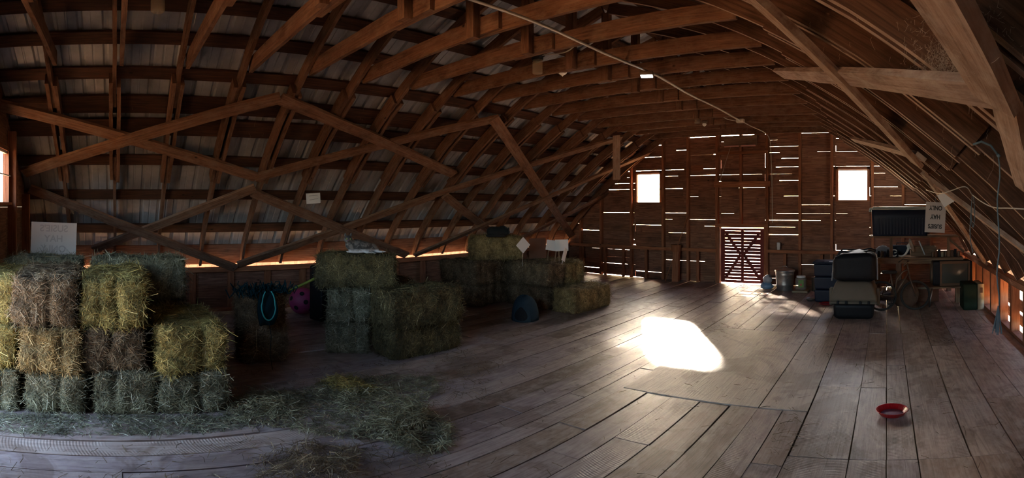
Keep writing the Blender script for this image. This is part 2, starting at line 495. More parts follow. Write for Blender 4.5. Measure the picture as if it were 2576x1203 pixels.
# board sheathing that covers the right slope
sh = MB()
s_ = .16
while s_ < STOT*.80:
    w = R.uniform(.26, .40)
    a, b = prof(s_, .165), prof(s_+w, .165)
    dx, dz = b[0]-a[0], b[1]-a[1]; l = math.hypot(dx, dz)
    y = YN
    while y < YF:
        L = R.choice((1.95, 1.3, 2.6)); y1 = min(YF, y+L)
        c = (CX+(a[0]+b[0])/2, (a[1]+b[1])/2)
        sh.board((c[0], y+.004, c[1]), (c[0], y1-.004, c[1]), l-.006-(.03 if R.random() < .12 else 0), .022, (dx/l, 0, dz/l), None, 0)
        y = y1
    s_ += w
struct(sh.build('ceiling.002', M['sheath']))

# ---- purlins on the left slope --------------------------------------------------------------
ORD = ['first', 'second', 'third', 'fourth', 'fifth', 'sixth', 'seventh', 'eighth', 'ninth', 'tenth', 'eleventh', 'twelfth', 'thirteenth', 'fourteenth', 'fifteenth', 'sixteenth', 'seventeenth', 'eighteenth']
def s_at_row(py):
    """arc length where the perpendicular line of sight at photo row py meets the purlin layer"""
    T = math.tan((HY-py)/F)
    lo, hi = 0, STOT
    best = min((abs(EYE+T*(HW-4.5+(-CX)+prof(STOT*k/400, .15)[0]) - prof(STOT*k/400, .15)[1]), k) for k in range(401))
    return STOT*best[1]/400
rows = [640, 575, 490, 403, 318, 262, 182, 95, 8]
rows_s = [s_at_row(y) for y in rows]
print('rows', [round(x, 2) for x in rows_s], STOT)
while rows_s[-1] < STOT-.3: rows_s.append(rows_s[-1]+.46)
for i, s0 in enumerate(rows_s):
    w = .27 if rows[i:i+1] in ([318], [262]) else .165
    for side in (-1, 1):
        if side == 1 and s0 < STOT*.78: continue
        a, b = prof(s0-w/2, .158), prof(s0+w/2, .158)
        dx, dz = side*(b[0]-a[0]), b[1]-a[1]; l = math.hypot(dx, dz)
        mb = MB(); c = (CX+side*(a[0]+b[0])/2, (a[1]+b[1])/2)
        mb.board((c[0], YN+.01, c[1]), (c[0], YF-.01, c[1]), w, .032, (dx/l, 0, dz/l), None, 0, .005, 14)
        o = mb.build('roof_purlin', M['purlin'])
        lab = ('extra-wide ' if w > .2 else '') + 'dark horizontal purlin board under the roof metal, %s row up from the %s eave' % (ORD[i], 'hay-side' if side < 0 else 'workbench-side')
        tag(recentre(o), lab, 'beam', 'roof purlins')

# ---- rafters: single lower member, twin splice plates, single upper member ------------------
def strip(mb, s0, s1, side, y, depth, thick, off0=0.0, n=8, straight=False, tint=None, edge=0):
    """board cut to follow the arch; straight=True keeps it a straight plank between its ends"""
    tint = R.random() if tint is None else tint
    pts = []
    for i in range(n+1):
        s_ = s0+(s1-s0)*i/n
        a = prof(s_, off0); b = prof(s_, off0+depth)
        pts.append((a, b))
    if straight:
        A, B = pts[0], pts[-1]
        pts = [((A[0][0]+(B[0][0]-A[0][0])*i/n, A[0][1]+(B[0][1]-A[0][1])*i/n), (A[1][0]+(B[1][0]-A[1][0])*i/n, A[1][1]+(B[1][1]-A[1][1])*i/n)) for i in range(n+1)]
    ou, ov = R.uniform(0, 30), R.uniform(0, 30)
    b0 = len(mb.v)
    for a, b in pts:
        ja = R.uniform(-.004, .004)
        for (u, z), yy in ((a, -1), (b, -1), (b, 1), (a, 1)):
            mb.v.append((CX+side*u, y+yy*thick/2+ja, z))
    L = s1-s0
    for i in range(n):
        u0, u1 = ou+L*i/n, ou+L*(i+1)/n
        for q in range(4):
            q2 = (q+1) % 4; h = depth if q in (0, 2) else thick
            v0 = ov+(0, depth, depth+thick, 2*depth+thick)[q]
            idx = (b0+i*4+q, b0+(i+1)*4+q, b0+(i+1)*4+q2, b0+i*4+q2)
            uv = [(u0, v0), (u1, v0), (u1, v0+h), (u0, v0+h)]
            if side > 0: idx = idx[::-1]; uv = uv[::-1]
            mb.face(idx, uv, tint, edge if q == 3 else 0)
    e = b0+n*4
    c1, c2 = (b0, b0+1, b0+2, b0+3)[::-1], (e, e+1, e+2, e+3)
    if side > 0: c1, c2 = c1[::-1], c2[::-1]
    mb.face(c1, [(0, 0), (.1, 0), (.1, .1), (0, .1)], tint); mb.face(c2, [(0, 0), (.1, 0), (.1, .1), (0, .1)], tint)
    return mb
YR = [.65*k for k in range(-1, 16)]
S_SPL0, S_SPL1 = .0, .0
# splice plates run where the arch is between z 2.2 and z 3.0
def s_of_z(z): 
    lo, hi = 0, STOT
    for _ in range(40):
        m = (lo+hi)/2
        if prof(m)[1] < z: lo = m
        else: hi = m
    return lo
sA, sB = s_of_z(1.98), s_of_z(2.92)
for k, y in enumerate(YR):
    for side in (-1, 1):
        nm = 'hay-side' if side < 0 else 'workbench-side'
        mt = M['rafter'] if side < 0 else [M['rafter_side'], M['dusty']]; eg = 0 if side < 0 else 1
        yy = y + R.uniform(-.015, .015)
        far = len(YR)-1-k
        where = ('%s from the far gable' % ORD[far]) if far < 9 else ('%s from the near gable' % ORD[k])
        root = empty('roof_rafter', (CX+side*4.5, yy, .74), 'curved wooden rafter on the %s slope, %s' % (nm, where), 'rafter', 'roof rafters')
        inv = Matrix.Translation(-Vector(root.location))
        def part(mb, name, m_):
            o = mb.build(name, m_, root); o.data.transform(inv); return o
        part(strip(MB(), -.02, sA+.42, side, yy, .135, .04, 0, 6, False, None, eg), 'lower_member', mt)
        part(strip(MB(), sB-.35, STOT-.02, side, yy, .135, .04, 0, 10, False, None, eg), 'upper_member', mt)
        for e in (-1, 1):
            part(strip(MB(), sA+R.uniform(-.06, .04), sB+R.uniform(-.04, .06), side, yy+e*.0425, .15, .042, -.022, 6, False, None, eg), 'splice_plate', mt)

# ---- collar ties with king posts -------------------------------------------------------------
for k, y in enumerate(YR[:-1]):
    far = len(YR)-2-k
    where = ('%s from the far gable' % ORD[far]) if far < 9 else ('%s from the near gable' % ORD[k])
    zt = 3.13 + R.uniform(-.015, .02)
    ul = roof_u(zt-.03) + .06
    yy = y+.062
    root = empty('collar_tie', (CX, yy, zt-.075), 'cobwebbed horizontal collar tie beam under the ridge, %s' % where, 'beam', 'collar ties')
    inv = Matrix.Translation(-Vector(root.location))
    mb = MB(); dzc = R.uniform(0, .03)
    ztint = R.random()
    mb.board((CX-ul, yy, zt), (CX+.25, yy, zt+dzc), .155, .038, (0, 0, 1), ztint, 0, .003, 6)
    mb.board((CX-.25, yy+.039, zt+dzc), (CX+ul, yy+.039, zt), .155, .038, (0, 0, 1), None, 0, .003, 6)
    o = mb.build('tie_board', M['rafter'], root); o.data.transform(inv)
    hb = MB(); hb.board((CX, yy-.058, zt-.085), (CX, yy-.058, roof_z(0)-.0), .09, .07, (1, 0, 0), None, 0)
    o = hb.build('king_post', M['rafter'], root); o.data.transform(inv)

# ---- braces nailed across the rafters ---------------------------------------------------------
def brace(a, b, w, label, mt='brace', ia=.02, ib=.02, t=.04, ext=(0, 0)):
    A = on_roof(*a, inset=ia) if len(a) == 2 else Vector(a)
    B = on_roof(*b, inset=ib) if len(b) == 2 else Vector(b)
    d = (B-A).normalized(); A = A-d*ext[0]; B = B+d*ext[1]
    mid_ = (A+B)/2; u = mid_.x-CX
    # roof normal at the middle
    z1, z2 = roof_z(abs(u)+.1), roof_z(max(0, abs(u)-.1))
    n = Vector((math.copysign(1, u)*(z2-z1)/.2, 0, 1)).normalized()
    up = d.cross(n)
    if up.z < 0: up = -up
    mb = MB(); mb.board(A-n*t/2, B-n*t/2, w, t, up, None, 0, .004, 8)
    o = mb.build('roof_brace', M[mt]); tag(recentre(o), label, 'beam', 'diagonal roof braces'); return o
brace((0, 262), (645, 443), .15, 'brace falling from the near gable, upper arm of the cross above the tall hay stack')
brace((60, 432), (705, 243), .15, 'brace rising in front of the cross above the tall hay stack, straw on its edge', ia=.065, ib=.065)
brace((703, 245), (1140, 436), .15, 'wide brace falling from the peak above the hay net bale towards the middle hay stack', ia=.06, ib=.02)
brace((640, 445), (1246, 297), .14, 'brace rising from the centre of the zigzag to the second peak of the rafter bracing')
brace((1240, 295), (1437, 592), .16, 'steep weathered brace falling from the second peak towards the papers', ia=.06, ib=.06)
brace((1092, 488), (1562, 345), .13, 'long brace rising to the vertical hanging board near the far gable', ia=.02, ib=.02, ext=(.05, 0))
brace((598, 664), (1092, 490), .14, 'low brace rising behind the bale that carries the grey cat')
brace((75, 472), (592, 672), .14, 'low brace falling behind the tall hay stack to the eave beside the hay net bale')
brace((235, 625), (642, 470), .14, 'brace rising from behind the tall hay stack into the centre of the zigzag', ia=.06, ib=.06)
brace((636, 482), (1022, 640), .14, 'brace falling to the top of the middle hay stack just above the grey cat', ia=.06, ib=.06)
brace((1118, 490), (1246, 592), .14, 'short stout brace falling to the black cat', ia=.07, ib=.07)
brace((1042, 640), (1632, 384), .11, 'long thin pale brace rising from the eave to beside the far window', ia=.07, ib=.07)
brace((1312, 596), (1530, 486), .11, 'short low brace rising behind the white papers', ia=.02, ib=.02)
# right slope
brace((-1.06, 4.85, 3.04), (.36, 1.52, 2.03), .15, 'broad pale dusty brace running level across the workbench-side rafters', 'dusty')
brace((-.62, 2.0, 2.70), (.30, 4.55, 2.06), .13, 'dusty brace slanting down across the workbench-side rafters towards the far window', 'dusty', t=.045)
brace((.36, 1.50, 2.0), (-.75, -.75, 2.62), .16, 'very wide furry-dusted brace closest overhead with cobweb tufts', 'dusty', t=.045)
brace((2148, 348), (2312, 388), .11, 'small dusty brace end beside the far workbench-side window', 'dusty', ext=(0, .1))
brace((2327, 436), (2576, 622), .10, 'low brace on the workbench-side rafters above the hanging sign', 'dusty', ext=(0, .5))
brace((2345, 455), (2478, 655), .10, 'steep thin brace crossing behind the upside-down sign', 'dusty', ia=.06, ib=.06, ext=(0, .1))
brace((2536, 230), (2590, 470), .12, 'rough brace end crossing the rafters right beside the wide dusty brace', 'dusty', ia=.03, ib=.03)
# vertical hanging board
p = at_y(1551, 340, 7.0)
q = on_roof(1551, 345, .08)
mb = MB(); zb = EYE + math.tan((HY-455)/F)*math.hypot(q.x, q.y)
mb.board((q.x, q.y, zb+.02), (q.x, q.y, q.z+.03), .15, .03, (1, 0, .02), .9, 0, .003, 4)
o = mb.build('hanging_board', M['dusty']); tag(recentre(o), 'pale vertical board hanging from the long brace, splintered lower end', 'board')

# ---- eave plates, knee walls -----------------------------------------------------------------
for side, nm in ((-1, 'left'), (1, 'right')):
    x = CX+side*(HW+.0)
    wl = MB()
    if side < 0:
        for (z0, z1) in ((.0, .205), (.20, .415), (.41, .618)):
            y = YN
            while y < YF:
                y1 = min(YF, y+R.uniform(1.8, 3.2)); wl.board((x-.05, y-.002, (z0+z1)/2), (x-.05, y1+.002, (z0+z1)/2), z1-z0-.004, .022, (0, 0, 1)); y = y1
    else:
        for (z0, z1) in ((.0, .15), (.2, .36)):
            wl.board((x+.22, YN, (z0+z1)/2), (x+.22, YF, (z0+z1)/2), z1-z0, .022, (0, 0, 1))
        wl.board((x+.22, YN, .25), (x+.22, 3.2, .25), .62, .022, (0, 0, 1))
        for (z0, z1, a, b) in ((.36, .58, 4.2, 6.1), (.36, .60, 6.6, 9.9)):
            wl.board((x+.22, a, (z0+z1)/2), (x+.22, b, (z0+z1)/2), z1-z0, .022, (0, 0, 1))
    if side < 0:
        wl.board((x-.062, YN, .895), (x-.062, YF, .895), .33, .02, (.35, 0, 1), None, 0, .002, 8)  # board added at the eave to block daylight down to a thin slit
    w_ = struct(wl.build('wall_'+nm, M['siding']))
    for j, (zz, hh) in enumerate(((.685, .075), (.025, .05)) if side > 0 else ((.66, .07), (.025, .05))):
        pl = MB(); pl.board((x+side*.02, YN, zz), (x+side*.02, YF, zz), hh, .11, (0, 0, 1), None, 0, .002, 6)
        pl.build('top_plate' if j == 0 else 'sill_plate', M['stud'], w_)
    ys = [YN+.05+.60*k for k in range(19)]
    for y in ys:
        if y > YF-.02: continue
        st = MB(); st.board((x+side*.02, y, .05), (x+side*.02, y, .65), .10 if side < 0 else .09, .045 if side < 0 else .11, (0, 1, 0))
        st.build('stud', M['stud'], w_)

# ---- gable walls -------------------------------------------------------------------------------
WL = (-5.54, -4.86, 1.70, 2.44); WR = (-1.02, -.34, 1.74, 2.44); DOOR = (-3.46, -2.50, 0.0, 1.20)
def gable(y, name, openings, studs, out, seed, rough_gaps=True):
    rr = random.Random(seed)
    mb = MB(); z = 0.0
    xs = sorted(set([XL-.12] + studs + [XR+.12] + [v for o_ in openings for v in o_[:2]]))
    rowz = [0.0]
    while rowz[-1] < 4.1: rowz.append(rowz[-1]+rr.choice((.125, .14, .16, .18)))
    for i in range(len(rowz)-1):
        z0, z1 = rowz[i], rowz[i+1]
        uo = roof_u(z0, .215)
        ga = {}
        rowgap = rr.choice((.0015, .002, .003, .004, .006, .008)) if rough_gaps else .002
        wear = rr.random()
        for xa, xb in zip(xs, xs[1:]):
            a, b = max(xa, CX-uo), min(xb, CX+uo)
            if b-a < .02: continue
            g = rowgap*rr.choice((0, 0, 0, .5, .8, 1, 1.4)) if rough_gaps else 0
            if not rough_gaps: g = .001
            pieces = [(z0+g, z1)]
            for (ox0, ox1, oz0, oz1) in openings:
                if a+1e-4 < ox1 and b-1e-4 > ox0:
                    np_ = []
                    for (p0, p1) in pieces:
                        if p1 <= oz0 or p0 >= oz1: np_.append((p0, p1))
                        else:
                            if p0 < oz0: np_.append((p0, oz0))
                            if p1 > oz1: np_.append((oz1, p1))
                    pieces = np_
            for (p0, p1) in pieces:
                if p1-p0 < .01: continue
                # two or three short lengths with slightly different lower edges give broken light cracks
                n = 2 if rough_gaps else 1
                cuts = [a]+sorted(rr.uniform(a, b) for _ in range(n-1))+[b]
                tn = rr.random()
                for c0, c1 in zip(cuts, cuts[1:]):
                    if c1-c0 < .01: continue
                    j = rr.choice((0, 0, .004, -.004)) if (g > 0 and rough_gaps) else 0
                    if rough_gaps and rr.random() < .26: j = -g-.003
                    mb.board((c0, y+rr.uniform(-.001, .001), (p0+j+p1)/2), (c1, y, (p0+j+p1)/2), p1-p0-j, .022, (0, 0, 1), tn)
    w_ = struct(mb.build(name, M['siding']))
    return w_
STUDX = [-7.05, -6.45, -5.62, -4.80, -4.20, -3.53, -2.43, -1.75, -1.10, -.28, .33, .9]
wf = gable(YF, 'wall_far', [WL, WR, DOOR], STUDX, 1, 3)
NDOOR = (-3.75, -2.70, 0.0, 1.80)  # open door added out of view, placed by the light on floor and hay
NW = (-5.56, -4.88, 1.66, 2.33)
ADDED_HATCH = (-2.35, -.65, 1.75, 2.78)  # unseen hatch added behind the camera to light the floor at right
wn = gable(YN, 'wall_near', [NW, NDOOR, ADDED_HATCH], [-7.0, -6.3, -5.65, -4.75, -2.5, -.5, .6], -1, 5, False)
for i, x in enumerate(STUDX + [-3.0]):
    z0 = .0
    top = roof_z(abs(x-CX))+.06 if abs(x-CX) < 4.4 else .9
    top = min(top, 3.55)
    if x == -3.0: z0 = 1.26
    st = MB(); st.board((x, YF-.065, z0), (x, YF-.065, top), .055, .10, (1, 0, 0), None, 0, .003, 5)
    st.build('stud', M['stud'], wf)
# half-height rail with short studs, and header boards over the door
rl = MB(); rl.board((XL+.1, YF-.14, .70), (-3.53, YF-.14, .70), .07, .04, (0, 0, 1), None, 0, .004, 8); rl.build('rail', M['stud'], wf)
rl = MB(); rl.board((-2.43, YF-.14, .72), (XR-.3, YF-.14, .70), .06, .04, (0, 0, 1), None, 0, .008, 8); rl.build('rail', M['stud'], wf)
for x in (-6.95, -6.3, -5.8, -5.2, -4.5, -3.95, -2.05, -1.3):
    st = MB(); st.board((x, YF-.13, .0), (x, YF-.13, .67), .06, .05, (1, 0, 0), None, 0, .003, 3); st.build('short_stud', M['stud'], wf)
for (za, xa, xb, hh) in ((2.10, -3.58, -2.35, .12), (2.76, -3.5, -2.4, .06), (1.235, -3.55, -2.40, .07)):
    hb = MB(); hb.board((xa, YF-.13, za), (xb, YF-.13, za), hh, .035, (0, 0, 1), None, 0, .003, 4); hb.build('header', M['stud'], wf)
for x in (-3.49, -2.47):
    hb = MB(); hb.board((x, YF-.06, 0), (x, YF-.06, 1.22), .05, .12, (1, 0, 0)); hb.build('jamb', M['stud'], wf)
for i, x in enumerate([-7.2, -6.55, -5.66, -4.78]):
    st = MB(); st.board((x, YN+.065, 0), (x, YN+.065, min(3.5, roof_z(min(4.4, abs(x-CX))))+.03), .06, .10, (1, 0, 0)); st.build('stud', M['stud'], wn)

# ---- the slatted loft door --------------------------------------------------------------------
d_ = MB(); z = .012; rr = random.Random(11)
dx0, dx1 = DOOR[0]+.008, DOOR[1]-.006
while z < 1.17:
    h = rr.uniform(.048, .072)
    if z+h > 1.19: h = 1.19-z
    d_.board((dx0, YF-.01, z+h/2), (CX-.06, YF-.01, z+h/2+rr.uniform(-.004, .004)), h, .018, (0, 0, 1))
    d_.board((CX-.06, YF-.01, z+h/2), (dx1, YF-.01, z+h/2+rr.uniform(-.006, .006)), h, .018, (0, 0, 1))
    z += h + rr.choice((.006, .008, .010, .013))
dr = struct(d_.build('door_1', M['doorwood']))
for (a, b, w) in (((dx0+.04, .03), (dx0+.04, 1.17), .09), ((dx1-.04, .03), (dx1-.04, 1.17), .09), ((CX-.06, .03), (CX-.06, 1.17), .06)):
    m_ = MB(); m_.board((a[0], YF-.035, a[1]), (b[0], YF-.035, b[1]), w, .025, (1, 0, 0)); m_.build('door_batten', M['doorwood'], dr)
for (a, b) in (((dx0+.09, .10), (CX-.1, .62)), ((dx0+.09, 1.1), (CX-.1, .62)), ((CX-.03, .62), (dx1-.09, 1.1)), ((CX-.03, .62), (dx1-.09, .1))):
    m_ = MB(); m_.board((a[0], YF-.03, a[1]), (b[0], YF-.03, b[1]), .06, .018, (0, 0, 1)); m_.build('door_brace', M['doorwood'], dr)

# ---- windows -------------------------------------------------------------------------------------
def window(n, x0, x1, z0, z1, y, s):
    fr = MB(); w = .05
    for (a, b, up) in (((x0+w/2, z0), (x0+w/2, z1), (1, 0, 0)), ((x1-w/2, z0), (x1-w/2, z1), (1, 0, 0))):
        fr.board((a[0], y, a[1]), (b[0], y, b[1]), w, .07, up)
    fr.board((x0, y, z1-w/2), (x1, y, z1-w/2), w, .07, (0, 0, 1)); fr.board((x0, y-s*.01, z0+.015), (x1, y-s*.01, z0+.015), .03, .11, (0, 0, 1))
    o = struct(fr.build('window_%d' % n, M['stud']))
    py_ = y+.037 if n > 2 else y+s*.01
    g = MB(); g.board((x0+w*.6, py_, (z0+z1)/2), (x1-w*.6, py_, (z0+z1)/2), z1-z0-w, .003, (0, 0, 1)); g.build('pane', M['pane'], o)
    sa = MB()
    sa.board((x0+w, y, z1-w-.015), (x1-w, y, z1-w-.015), .03, .03, (0, 0, 1))
    if n == 3: sa.board((x0, y+.045, (z0+z1)/2), (x1, y+.045, (z0+z1)/2), .012, .012, (0, 0, 1))
    sa.build('sash', M['white'], o)
window(1, *WL, YF-.02, 1)
window(2, *WR, YF-.02, 1)
window(3, *NW, YN+.02, -1)
window(4, *ADDED_HATCH, YN+.02, -1)  # window frame and glass set in the added, unseen hatch

# ---- outside ground -----------------------------------------------------------------------------
g = MB(); g.quad((-60, -60, -3), (60, -60, -3), (60, 60, -3), (-60, 60, -3)); o = g.build('ground', M['ground']); struct(o)

# ================================================================== HAY
def straws(mb, pts, rr, lmin=.05, lmax=.14, w=.0028, lift=.35, flat=0.0):
    """pts: list of (point, normal); every straw is a thin bent ribbon"""
    for p, n in pts:
        L = rr.uniform(lmin, lmax); 
        a = n.orthogonal().normalized(); b = n.cross(a)
        th = rr.uniform(0, 2*PI)
        d = (a*math.cos(th) + b*math.sin(th) + n*rr.uniform(-.12, lift)).normalized()
        bend = Vector((rr.uniform(-.5, .5), rr.uniform(-.5, .5), rr.uniform(-.6, .2)))*L*.45
        sd = d.cross(n + Vector((rr.uniform(-.6, .6), rr.uniform(-.6, .6), rr.uniform(-.6, .6)))).normalized()*(w*rr.uniform(.6, 1.5)/2)
        q0 = p - d*L*.35; q1 = p + d*L*.15 + n*.004; q2 = p + d*L*.65 + bend
        i = len(mb.v); t = rr.random()
        for q in (q0, q1, q2): mb.v.extend((tuple(q-sd), tuple(q+sd)))
        mb.face((i, i+1, i+3, i+2), [(0, 0)]*4, t); mb.face((i+2, i+3, i+5, i+4), [(0, 0)]*4, t)

BL, BW, BH = .92, .455, .365
def bale_meshes(seed, dens=7600):
    rr = random.Random(seed)
    nx, ny, nz = 18, 14, 8
    gy = rr.choice((-.06, .03, .08, .10)); ga = rr.uniform(.55, 1.0)
    def shape(x, y, z):
        # x,y in [-.5,.5], z in [0,1]; rounded and pinched under the two twines
        X, Y, Z = x*BL*.97, y*BW*.97, (z-.5)*BH*.98
        ex = abs(x)*2; ey = abs(y)*2; ez = abs(z-.5)*2
        r = .05
        k = 1 - .045*(ex**8)*(ey**8) - .0*ez
        Y *= 1-.05*ex**10-.05*ez**10; Z *= 1-.05*ex**10-.05*ey**10; X *= 1-.025*(ey**8+ez**8)
        # grooves on the ends and on top/bottom where the twine runs (at y = +-.1)
        g = math.exp(-((Y-gy)/.022)**2)*ga + .35*math.exp(-((Y+.09)/.02)**2)
        if ez > .98: Z -= math.copysign(.012*g, Z)
        if ex > .98: X -= math.copysign(.04*g + .012*noise.noise(Vector((Y*9, Z*9, seed))), X)
        v = Vector((X*6, Y*6, Z*6+seed*3.1))
        n = noise.noise_vector(v)*.026 + noise.noise_vector(v*3)*.008
        # slight flakes along the length
        fl_ = math.sin(X*2*PI/.11+seed)*.005
        if ey > .98: Y += math.copysign(fl_, Y)
        if ez > .98: Z += math.copysign(fl_*.6, Z)
        return Vector((X, Y, Z + BH/2)) + n
    mb = MB(); idx = {}
    def vid(i, j, k):
        key = (i, j, k)
        if key not in idx:
            idx[key] = len(mb.v); mb.v.append(tuple(shape(i/nx-.5, j/ny-.5, k/nz)))
        return idx[key]
    faces = []
    for i in range(nx):
        for j in range(ny):
            faces += [(vid(i, j, 0), vid(i, j+1, 0), vid(i+1, j+1, 0), vid(i+1, j, 0)), (vid(i, j, nz), vid(i+1, j, nz), vid(i+1, j+1, nz), vid(i, j+1, nz))]
        for k in range(nz):
            faces += [(vid(i, 0, k), vid(i+1, 0, k), vid(i+1, 0, k+1), vid(i, 0, k+1)), (vid(i, ny, k), vid(i, ny, k+1), vid(i+1, ny, k+1), vid(i+1, ny, k))]
    for j in range(ny):
        for k in range(nz):
            faces += [(vid(0, j, k), vid(0, j, k+1), vid(0, j+1, k+1), vid(0, j+1, k)), (vid(nx, j, k), vid(nx, j+1, k), vid(nx, j+1, k+1), vid(nx, j, k+1))]
    for f in faces: mb.face(f, [(0, 0)]*4, .5)
    zs = min(v[2] for v in mb.v)
    st = MB(); pts = []
    for f in faces:
        a, b, c, d = (Vector(mb.v[q]) for q in f)
        n = (b-a).cross(d-a); A = n.length; n.normalize()
        for _ in range(int(A*dens + rr.random())):
            u, v = rr.random(), rr.random()
            pts.append(((a*(1-u)+b*u)*(1-v)+(d*(1-u)+c*u)*v, n))
    straws(st, pts, rr, .04, .14, .0027, .20)
    # clumps of long wild straws near the edges
    wild = rr.sample(pts, 160)
    straws(st, wild, rr, .12, .22, .0028, .9)
    tw = []
    for sgn in (-1, 1):
        y = sgn*.085; hx, hz = BL*.47-.018, BH*.5
        loop = []
        for t in range(33):
            a = 2*PI*t/32
            cx_, cz_ = math.cos(a), math.sin(a)
            e = 5
            loop.append(Vector((math.copysign(abs(cx_)**(2/e), cx_)*(hx+.004), y+.004*math.sin(t), hz+math.copysign(abs(cz_)**(2/e), cz_)*(hz-.006))))
        t_ = MB(); t_.tube(loop, .0035, 5, None, 0, False); tw.append(t_)
    return (mb.mesh('hay_bale', M['body_gold'], True), st.mesh('straw', M['hay_gold']), [t.mesh('twine', M['twine']) for t in tw])
BALES = [bale_meshes(s) for s in range(5)]

def slot(o, m_):
    if len(o.material_slots): o.material_slots[0].link = 'OBJECT'; o.material_slots[0].material = m_
def make_proto(v):
    b, s, tw = BALES[v]
    o = bpy.data.objects.new('hay_bale', b); COL.objects.link(o)
    c = bpy.data.objects.new('straw', s); COL.objects.link(c); c.parent = o; c['kind'] = 'stuff'
    for t in tw:
        k = bpy.data.objects.new('twine', t); COL.objects.link(k); k.parent = o
    return o
PROTO = {}
def bale(x, y, z, yaw, v, m_, label, group, scale=(1, 1, 1), rot=None):
    if v not in PROTO:
        o = make_proto(v); PROTO[v] = o; kids = list(o.children)
    else:
        src = PROTO[v]; o = src.copy(); COL.objects.link(o); kids = []
        for ch in src.children:
            c = ch.copy(); COL.objects.link(c); c.parent = o; kids.append(c)
    o.location = (x, y, z); o.rotation_euler = rot or (R.uniform(-.01, .01), R.uniform(-.01, .01), yaw); o.scale = scale
    slot(o, M['body_'+m_])
    for c in kids:
        if c.data.name.startswith('straw'): slot(c, M['hay_'+m_])
    tag(o, label, 'hay bale', group)
    return o
Q = PI/2; h1, h2, h3 = 0.0, .362, .724
GA = 'hay bales of the tall stack'
T1 = 'bottom row of the tall hay stack, end facing out'
bale(-4.06, -.94, h1, .02, 0, 'green', 'greenish hay bale at the bottom corner of the tall stack next to the near gable', GA, (1, .85, 1))
bale(-4.06, -.44, h1, -.03, 1, 'green', 'greenish hay bale in the bottom row of the tall stack, second from the near gable', GA)
bale(-4.07, .06, h1, .02, 2, 'green', 'grey-green hay bale in the bottom row of the tall stack, third from the near gable', GA)
bale(-4.05, .59, h1, -.02, 3, 'green', 'green hay bale at the open end of the tall stack bottom row', GA, (1, 1.15, 1))
bale(-4.08, -.95, h2, 0, 4, 'yellow', 'yellow-green hay bale in the middle row of the tall stack next to the near gable', GA, (1, .85, 1))
bale(-4.03, -.50, h2, .03, 0, 'gold', 'tan hay bale in the middle row under the squarish golden-brown bale', GA)
bale(-4.09, -.01, h2, PI, 1, 'brown', 'brown hay bale in the middle row, dark gaps on both sides', GA, (1, .98, 1))
bale(-4.04, .56, h2, PI+.04, 2, 'yellow', 'hay bale with a bright yellow tufted end, top of the short column', GA, (1, 1.12, 1.0))
bale(-4.12, -.95, h3, 0, 3, 'yellow', 'yellowish hay bale on top of the tall stack, closest to the near gable', GA, (1, .85, 1))
bale(-4.04, -.54, h3, .02, 1, 'brown', 'square-faced golden-brown hay bale on top of the tall stack front', GA, (1, 1.08, 1.08))
bale(-4.08, -.01, h3, -.03, 4, 'yellow', 'top front hay bale with a round yellow-green flake showing', GA, (1, 1.05, 1.05))
GB = 'hay bales in the row behind the tall stack'
for (y, ls) in ((.24, ('lowest hay bale of the hidden row behind the tall stack', 'middle hay bale behind the tall stack under the grey shaggy one')), (-.66, ('lowest bale of the hidden row under the white sign', 'middle bale of the hidden row under the white sign'))):
    for i in (0, 1):
        bale(-4.86, y, (h1, h2)[i], Q, (i+2) % 5, 'brown', ls[i], GB, (.9 if y < 0 else 1, 1, 1))
bale(-4.88, .22, h3+.01, Q+.03, 3, 'green', 'long grey shaggy hay bale lying at the back top of the tall stack', GB, (1, 1, 1.12))
bale(-4.90, -.70, h3+.01, Q, 0, 'green', 'grey hay bale at the back top of the tall stack under the white sign', GB, (.85, 1, 1.1))
# upright bale with the net
up = bale(-4.93, 1.50, .40, 0, 2, 'brown', 'hay bale standing on end with the teal hay net on it', 'single hay bales', (.86, 1.05, 1.0), (0, -Q, 0))
up.location = (-4.75+.0, 1.50, .385)
GM = 'hay bales of the middle stack'
bale(-4.46, 3.14, h1, Q, 4, 'olive', 'lower long-side hay bale at the front of the middle stack', GM)
bale(-4.40, 3.11, h2, Q-.02, 1, 'olive', 'upper long-side hay bale at the front of the middle stack, shaggy top', GM, (1.05, 1.08, 1.04))
bale(-5.12, 2.62, h1, -.47, 0, 'green', 'lower grey end-on hay bale in the middle stack beside the dark gap', GM)
bale(-5.11, 2.63, h2, -.44, 3, 'green', 'upper grey end-on hay bale in the middle stack under the cat bale', GM)
bale(-5.36, 3.32, h1, -.2, 2, 'brown', 'lower end-on hay bale in the middle stack behind the front pair', GM)
bale(-5.35, 3.31, h2, -.22, 4, 'brown', 'upper end-on hay bale in the middle stack behind the front pair', GM)
bale(-4.98, 2.66, h3+.01, math.radians(60), 0, 'olive', 'long hay bale on top of the middle stack with the grey cat on it', GM)
GR = 'hay bales of the far stack'
bale(-4.53, 6.36, h1, Q-.04, 2, 'gold', 'single golden-orange hay bale lying on the floor in front of the far stack', GR, (1.05, 1, .98))
bale(-5.30, 6.10, h1, 0, 0, 'brown', 'bottom hay bale of the far stack behind the felt cat cave', GR)
bale(-5.30, 6.60, h1, 0, 1, 'brown', 'bottom hay bale of the far stack directly behind the golden floor bale', GR)
bale(-5.30, 6.10, h2, .03, 3, 'brown', 'upper hay bale of the far stack under the diamond-shaped paper', GR)
bale(-5.28, 6.60, h2, -.02, 4, 'gold', 'orange-brown upper hay bale of the far stack under the white papers', GR)
bale(-6.26, 5.45, h1, .05, 1, 'brown', 'dark bottom hay bale at the shadowed end of the far stack', GR)
bale(-6.26, 5.45, h2, .02, 2, 'brown', 'dark upper hay bale at the shadowed end of the far stack', GR)
